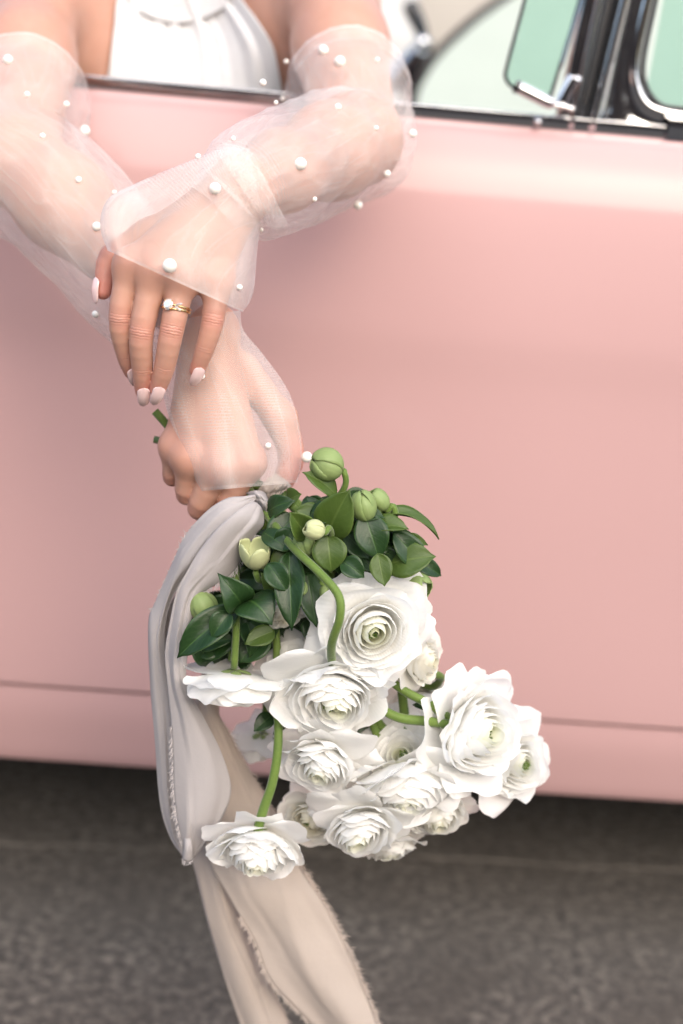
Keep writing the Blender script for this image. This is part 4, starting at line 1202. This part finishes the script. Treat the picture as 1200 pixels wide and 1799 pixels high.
# darker leaves filling the inside of the bunch
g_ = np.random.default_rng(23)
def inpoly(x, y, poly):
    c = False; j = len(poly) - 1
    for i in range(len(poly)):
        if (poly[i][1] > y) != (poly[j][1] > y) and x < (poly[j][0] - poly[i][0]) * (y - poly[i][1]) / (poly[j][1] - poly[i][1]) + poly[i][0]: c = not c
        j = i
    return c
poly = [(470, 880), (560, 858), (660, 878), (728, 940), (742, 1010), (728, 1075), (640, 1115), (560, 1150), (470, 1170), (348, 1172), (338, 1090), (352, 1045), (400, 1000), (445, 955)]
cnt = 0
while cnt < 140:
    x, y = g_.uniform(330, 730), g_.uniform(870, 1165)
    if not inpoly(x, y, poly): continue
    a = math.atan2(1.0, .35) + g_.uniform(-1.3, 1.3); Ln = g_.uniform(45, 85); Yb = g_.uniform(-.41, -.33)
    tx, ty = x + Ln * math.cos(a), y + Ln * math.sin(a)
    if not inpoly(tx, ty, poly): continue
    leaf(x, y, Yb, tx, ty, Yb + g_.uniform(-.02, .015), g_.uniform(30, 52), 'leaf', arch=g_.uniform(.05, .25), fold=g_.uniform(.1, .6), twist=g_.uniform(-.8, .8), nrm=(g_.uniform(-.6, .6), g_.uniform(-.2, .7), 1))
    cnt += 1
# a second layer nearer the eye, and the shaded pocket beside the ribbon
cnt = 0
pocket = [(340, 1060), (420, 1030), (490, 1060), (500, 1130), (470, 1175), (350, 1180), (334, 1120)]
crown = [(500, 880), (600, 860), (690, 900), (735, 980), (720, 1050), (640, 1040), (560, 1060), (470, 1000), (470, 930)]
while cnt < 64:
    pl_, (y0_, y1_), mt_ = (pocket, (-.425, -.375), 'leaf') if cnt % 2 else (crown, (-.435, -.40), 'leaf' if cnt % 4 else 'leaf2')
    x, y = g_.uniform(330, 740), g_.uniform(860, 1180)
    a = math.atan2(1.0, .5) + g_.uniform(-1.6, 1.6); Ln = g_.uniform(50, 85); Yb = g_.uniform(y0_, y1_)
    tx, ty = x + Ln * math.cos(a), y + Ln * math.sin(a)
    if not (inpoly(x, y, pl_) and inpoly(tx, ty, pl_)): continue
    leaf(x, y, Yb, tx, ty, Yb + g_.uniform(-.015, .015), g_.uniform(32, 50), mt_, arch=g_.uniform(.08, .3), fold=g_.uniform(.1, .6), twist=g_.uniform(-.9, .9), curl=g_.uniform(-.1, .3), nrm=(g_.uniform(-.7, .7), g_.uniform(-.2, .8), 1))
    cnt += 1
# --- buds
bud(576, 818, -.420, 27, (-.85, .35, .35), 'sepal', 1, 1.0, hook=[(604, 828, -.421), (608, 846, -.420), (598, 868, -.415), (560, 905, -.39)])
bud(640, 890, -.440, 21, (-.25, .85, .4), 'sepal', 2, 1.25, hook=[(655, 915, -.44), (640, 945, -.42), (560, 930, -.38)])
bud(667, 880, -.425, 17, (-.6, .7, .2), 'sepal', 3, 1.1, op=.3, hook=[(690, 888, -.425), (694, 905, -.425), (680, 925, -.42), (600, 930, -.38)])
bud(553, 931, -.462, 16, (-.85, .2, .45), 'sepal_pale', 4, 1.1, op=.2, hook=[(578, 928, -.452), (585, 945, -.44)])
bud(534, 957, -.440, 18, (-.2, .8, .5), 'sepal', 5, 1.2, hook=[(545, 985, -.43), (530, 1000, -.40)])
bud(449, 976, -.430, 25, (0, .85, .45), 'sepal_pale', 6, 1.0, op=.9, hook=[(450, 1008, -.43), (458, 1020, -.425), (480, 1000, -.40)])
bud(733, 1026, -.420, 22, (.45, -.4, .6), 'sepal', 7, 1.0, op=.5, hook=[(710, 1015, -.42), (690, 980, -.41), (640, 950, -.39)])
bud(706, 1028, -.410, 20, (-.3, -.7, .5), 'sepal', 8, 1.1, op=.4)
bud(357, 1066, -.425, 24, (-.35, .75, .3), 'sepal', 9, 1.1, hook=[(352, 1095, -.425), (372, 1108, -.425), (400, 1090, -.41)])
bud(571, 1040, -.445, 9, (0, -.8, .5), 'sepal', 10, 1.3, hook=[(565, 1024, -.44), (550, 1010, -.42)])
bud(531, 1033, -.445, 8, (0, -.8, .5), 'sepal', 11, 1.5)
bud(520, 1310, -.40, 22, (0, -.8, .5), 'sepal_pale', 12, 1.2)

# ------------------------------------------------------------------ ribbon
rib = empty('silk_ribbon', P(470, 865, -.37))
tag(rib, 'long frayed grey-beige silk ribbon tied round the bouquet stems with trailing tails', 'ribbon')
def patch(rows_, nr=70, nc=22):
    A = np.array(rows_, float)                       # (r, c, 3) pixel x, y, plane
    B_ = np.stack([catmull(A[:, j], nr) for j in range(A.shape[1])], 1)
    C_ = np.stack([catmull(B_[i], nc) for i in range(nr)], 0)
    lin = np.linspace(0, 1, nc)
    for i in range(nr):
        base_ = C_[i, 0, 2] * (1 - lin) + C_[i, -1, 2] * lin
        C_[i, :, 2] = base_ + .40 * (C_[i, :, 2] - base_)
    W3 = np.array([[P(*q) for q in row] for row in C_])
    return W3
def strand(name, rows_, mat, nr=70, nc=22, crease=.0011, seed=0):
    W3 = patch(rows_, nr, nc); g = np.random.default_rng(seed)
    ph_ = g.random(5) * 6
    for i in range(nr):
        for j in range(nc):
            s, t = j / (nc - 1), i / (nr - 1)
            k = math.sin(5 * s + 7 * t + ph_[0]) + .6 * math.sin(11 * s - 9 * t + ph_[1]) + .4 * math.sin(3 * s + 31 * t + ph_[2])
            k += 1.5 * (1 - abs(math.sin(4.2 * s + 2.2 * t + ph_[3]))) ** 3 - 1.1 * (1 - abs(math.sin(6.1 * s - 3.0 * t + ph_[4]))) ** 4
            W3[i, j] += toc * crease * k
    o = mobj(name, W3.reshape(-1, 3), grid_faces(nr, nc), M[mat], rib); solid(o, .0004, 0)
    return o, W3
def fray(parent, W3, edge, i0, i1, n, mat, ln=.0045, seed=0):
    """loose threads along one edge of a strand"""
    g = np.random.default_rng(seed); vs, fs = [], []
    nr = W3.shape[0]
    for _ in range(n):
        s = g.uniform(i0, i1) * (nr - 1.001); i = int(s); f = s - i
        e0 = W3[i, edge] * (1 - f) + W3[i + 1, edge] * f
        inn = W3[i, 1 if edge == 0 else -2]
        out_ = e0 - inn; out_ = unit(out_ - .9 * np.dot(out_, toc) * toc); al = unit(W3[i + 1, edge] - W3[i, edge])
        d1 = unit(out_ + al * g.normal(.15, .45) + toc * g.normal(0, .35)); d2 = unit(d1 + al * g.normal(.2, .6) + V(0, 0, -.25))
        L = ln * g.uniform(.35, 1.25); w_ = .00026
        sd_ = unit(np.cross(d1, toc)) * w_
        b0 = len(vs); e0 = e0 + toc * .0012
        vs += [e0 - out_ * .0006 - sd_, e0 - out_ * .0006 + sd_, e0 + d1 * L * .55 + sd_ * .8, e0 + d1 * L * .55 - sd_ * .8, e0 + d1 * L * .55 + d2 * L * .45]
        fs += [(b0, b0 + 1, b0 + 2, b0 + 3), (b0 + 3, b0 + 2, b0 + 4)]
    mobj('frayed_edge', np.array(vs), fs, M[mat], parent, smooth=False, kind='stuff')

# back half of the hanging loop (its left, cooler side)
o, W3 = strand('loop_back', [
    [(461, 866, -.395), (455, 872, -.402), (448, 878, -.405), (440, 884, -.402)],
    [(430, 872, -.405), (425, 885, -.415), (425, 898, -.418), (430, 910, -.412)],
    [(398, 876, -.408), (392, 895, -.421), (394, 915, -.424), (402, 935, -.415)],
    [(363, 898, -.408), (357, 925, -.422), (358, 945, -.426), (370, 965, -.418)],
    [(326, 940, -.406), (324, 965, -.421), (330, 985, -.425), (345, 1003, -.418)],
    [(305, 984, -.404), (303, 1008, -.418), (306, 1024, -.420), (312, 1036, -.412)],
    [(274, 1055, -.402), (282, 1070, -.415), (288, 1076, -.416), (294, 1080, -.410)],
    [(261, 1094, -.402), (270, 1120, -.416), (280, 1132, -.416), (290, 1138, -.408)],
    [(264, 1200, -.404), (276, 1205, -.418), (290, 1208, -.417), (306, 1210, -.406)],
    [(272, 1300, -.406), (284, 1303, -.419), (298, 1306, -.418), (314, 1308, -.408)],
    [(281, 1410, -.408), (292, 1414, -.419), (304, 1418, -.419), (318, 1420, -.410)],
    [(299, 1472, -.410), (306, 1474, -.419), (314, 1476, -.419), (322, 1476, -.412)],
    [(323, 1507, -.412), (325, 1507, -.416), (328, 1506, -.416), (331, 1504, -.413)]], 'ribbon', 90, 20, seed=1)
fray(o, W3, 0, .30, .55, 40, 'ribbon', .004, 2)
o, W3 = strand('loop_inner', [
    [(392, 935, -.385), (405, 945, -.380), (415, 955, -.385)], [(330, 1010, -.392), (345, 1015, -.386), (365, 1025, -.392)], [(292, 1080, -.394), (308, 1085, -.388), (326, 1088, -.394)],
    [(284, 1150, -.396), (302, 1150, -.390), (322, 1150, -.396)], [(286, 1230, -.398), (304, 1230, -.392), (322, 1232, -.398)]], 'ribbon', 40, 12, seed=21)
# front half of the loop
o, W3 = strand('loop_front', [
    [(444, 880, -.408), (452, 884, -.414), (459, 892, -.412), (464, 906, -.402)],
    [(420, 895, -.424), (435, 908, -.432), (450, 918, -.428), (462, 925, -.412)],
    [(385, 925, -.430), (405, 940, -.440), (425, 948, -.434), (442, 950, -.415)],
    [(352, 965, -.430), (375, 975, -.442), (396, 985, -.436), (414, 1000, -.415)],
    [(328, 1005, -.430), (348, 1008, -.442), (366, 1015, -.438), (384, 1024, -.420)],
    [(310, 1040, -.430), (324, 1042, -.441), (338, 1044, -.439), (350, 1048, -.425)],
    [(299, 1090, -.430), (312, 1090, -.441), (324, 1090, -.440), (336, 1088, -.428)],
    [(290, 1146, -.430), (304, 1146, -.441), (318, 1146, -.440), (330, 1144, -.428)],
    [(294, 1200, -.431), (306, 1200, -.442), (318, 1201, -.441), (329, 1202, -.430)],
    [(300, 1262, -.432), (322, 1258, -.446), (342, 1258, -.444), (360, 1264, -.426)],
    [(303, 1325, -.433), (335, 1318, -.450), (365, 1314, -.446), (390, 1325, -.424)],
    [(305, 1390, -.434), (340, 1382, -.452), (375, 1378, -.447), (406, 1386, -.424)],
    [(311, 1440, -.434), (340, 1436, -.450), (365, 1434, -.445), (390, 1438, -.426)],
    [(321, 1484, -.433), (334, 1482, -.443), (346, 1482, -.441), (358, 1486, -.430)],
    [(326, 1508, -.431), (330, 1509, -.436), (335, 1509, -.436), (340, 1508, -.431)]], 'ribbon', 100, 24, seed=3)
fray(o, W3, 0, .66, 1.0, 260, 'ribbon', .0055, 4); fray(o, W3, -1, .12, .36, 90, 'ribbon', .0075, 5)
# curled end at the loop's tip
pts = catmull([P(330, 1470, -.436), P(331, 1488, -.440), P(330, 1508, -.438)], 10)
T_, N_, B_ = frames(pts, (1, 0, 0)); vv_ = []
for i in range(10):
    for j in range(14):
        a = j / 13 * 5.2; vv_.append(pts[i] + .0042 * (.6 + .4 * i / 9) * (math.cos(a) * N_[i] + math.sin(a) * B_[i]))
o = mobj('curled_end', np.array(vv_), grid_faces(10, 14), M['ribbon'], rib); solid(o, .0004, 0)
g_W = np.array(vv_).reshape(10, 14, 3).transpose(1, 0, 2); fray(o, g_W, -1, 0, .95, 40, 'ribbon', .0035, 6)
# long tails
o, W3 = strand('tail', [
    [(400, 1050, -.360), (410, 1050, -.365), (420, 1050, -.365), (430, 1050, -.360)],
    [(350, 1200, -.370), (360, 1200, -.376), (368, 1200, -.376), (376, 1202, -.370)],
    [(335, 1300, -.376), (360, 1300, -.384), (385, 1300, -.384), (408, 1302, -.374)],
    [(345, 1400, -.380), (390, 1400, -.392), (430, 1400, -.388), (466, 1402, -.376)],
    [(362, 1500, -.384), (415, 1502, -.398), (470, 1506, -.392), (520, 1510, -.380)],
    [(402, 1575, -.392), (440, 1575, -.405), (500, 1578, -.412), (566, 1582, -.396)],
    [(446, 1650, -.398), (480, 1650, -.408), (530, 1652, -.420), (604, 1654, -.402)],
    [(476, 1722, -.402), (512, 1720, -.411), (565, 1720, -.424), (634, 1722, -.406)],
    [(546, 1800, -.406), (570, 1798, -.412), (612, 1797, -.426), (662, 1796, -.410)],
    [(620, 1890, -.408), (640, 1888, -.413), (665, 1886, -.420), (700, 1884, -.410)]], 'ribbon2', 110, 26, seed=6)
fray(o, W3, -1, .18, 1.0, 800, 'ribbon2', .0078, 10); fray(o, W3, 0, .6, 1.0, 380, 'ribbon2', .0062, 11)
o, W3 = strand('tail', [
    [(395, 1060, -.350), (402, 1060, -.355), (410, 1060, -.352)],
    [(345, 1250, -.352), (365, 1250, -.362), (385, 1252, -.352)],
    [(332, 1400, -.358), (372, 1400, -.374), (410, 1402, -.358)],
    [(336, 1495, -.366), (375, 1500, -.388), (415, 1505, -.366)],
    [(346, 1545, -.370), (380, 1545, -.394), (420, 1560, -.372)],
    [(366, 1625, -.374), (400, 1625, -.400), (440, 1645, -.376)],
    [(390, 1705, -.378), (430, 1705, -.404), (470, 1722, -.380)],
    [(422, 1800, -.382), (464, 1800, -.406), (506, 1798, -.384)],
    [(455, 1890, -.384), (490, 1890, -.402), (524, 1888, -.386)]], 'ribbon2', 110, 22, seed=8)
fray(o, W3, -1, .7, 1.0, 220, 'ribbon2', .0055, 12)
# knot wrapped round the stems below the hand
o, W3 = strand('knot', [
    [(446, 872, -.362), (452, 862, -.390), (462, 850, -.397), (474, 838, -.392), (484, 832, -.370)],
    [(458, 884, -.364), (466, 872, -.394), (477, 858, -.402), (488, 846, -.396), (494, 838, -.372)],
    [(468, 892, -.364), (478, 876, -.394), (489, 864, -.401), (500, 852, -.394), (505, 846, -.370)],
    [(474, 884, -.362), (486, 874, -.390), (496, 866, -.395), (506, 858, -.388), (512, 854, -.368)]], 'ribbon2', 30, 26, crease=.0012, seed=12)
fray(o, W3, 0, 0.1, .9, 25, 'ribbon2', .004, 13)
o, W3 = strand('knot', [
    [(432, 866, -.385), (440, 872, -.402), (448, 882, -.404), (452, 893, -.392)],
    [(446, 862, -.395), (454, 870, -.412), (462, 882, -.414), (465, 898, -.398)],
    [(458, 862, -.392), (464, 872, -.408), (469, 884, -.410), (471, 898, -.396)],
    [(466, 866, -.380), (470, 876, -.394), (474, 886, -.396), (475, 896, -.384)]], 'ribbon', 24, 22, crease=.001, seed=14)
fray(o, W3, -1, 0, 1, 25, 'ribbon', .004, 15)
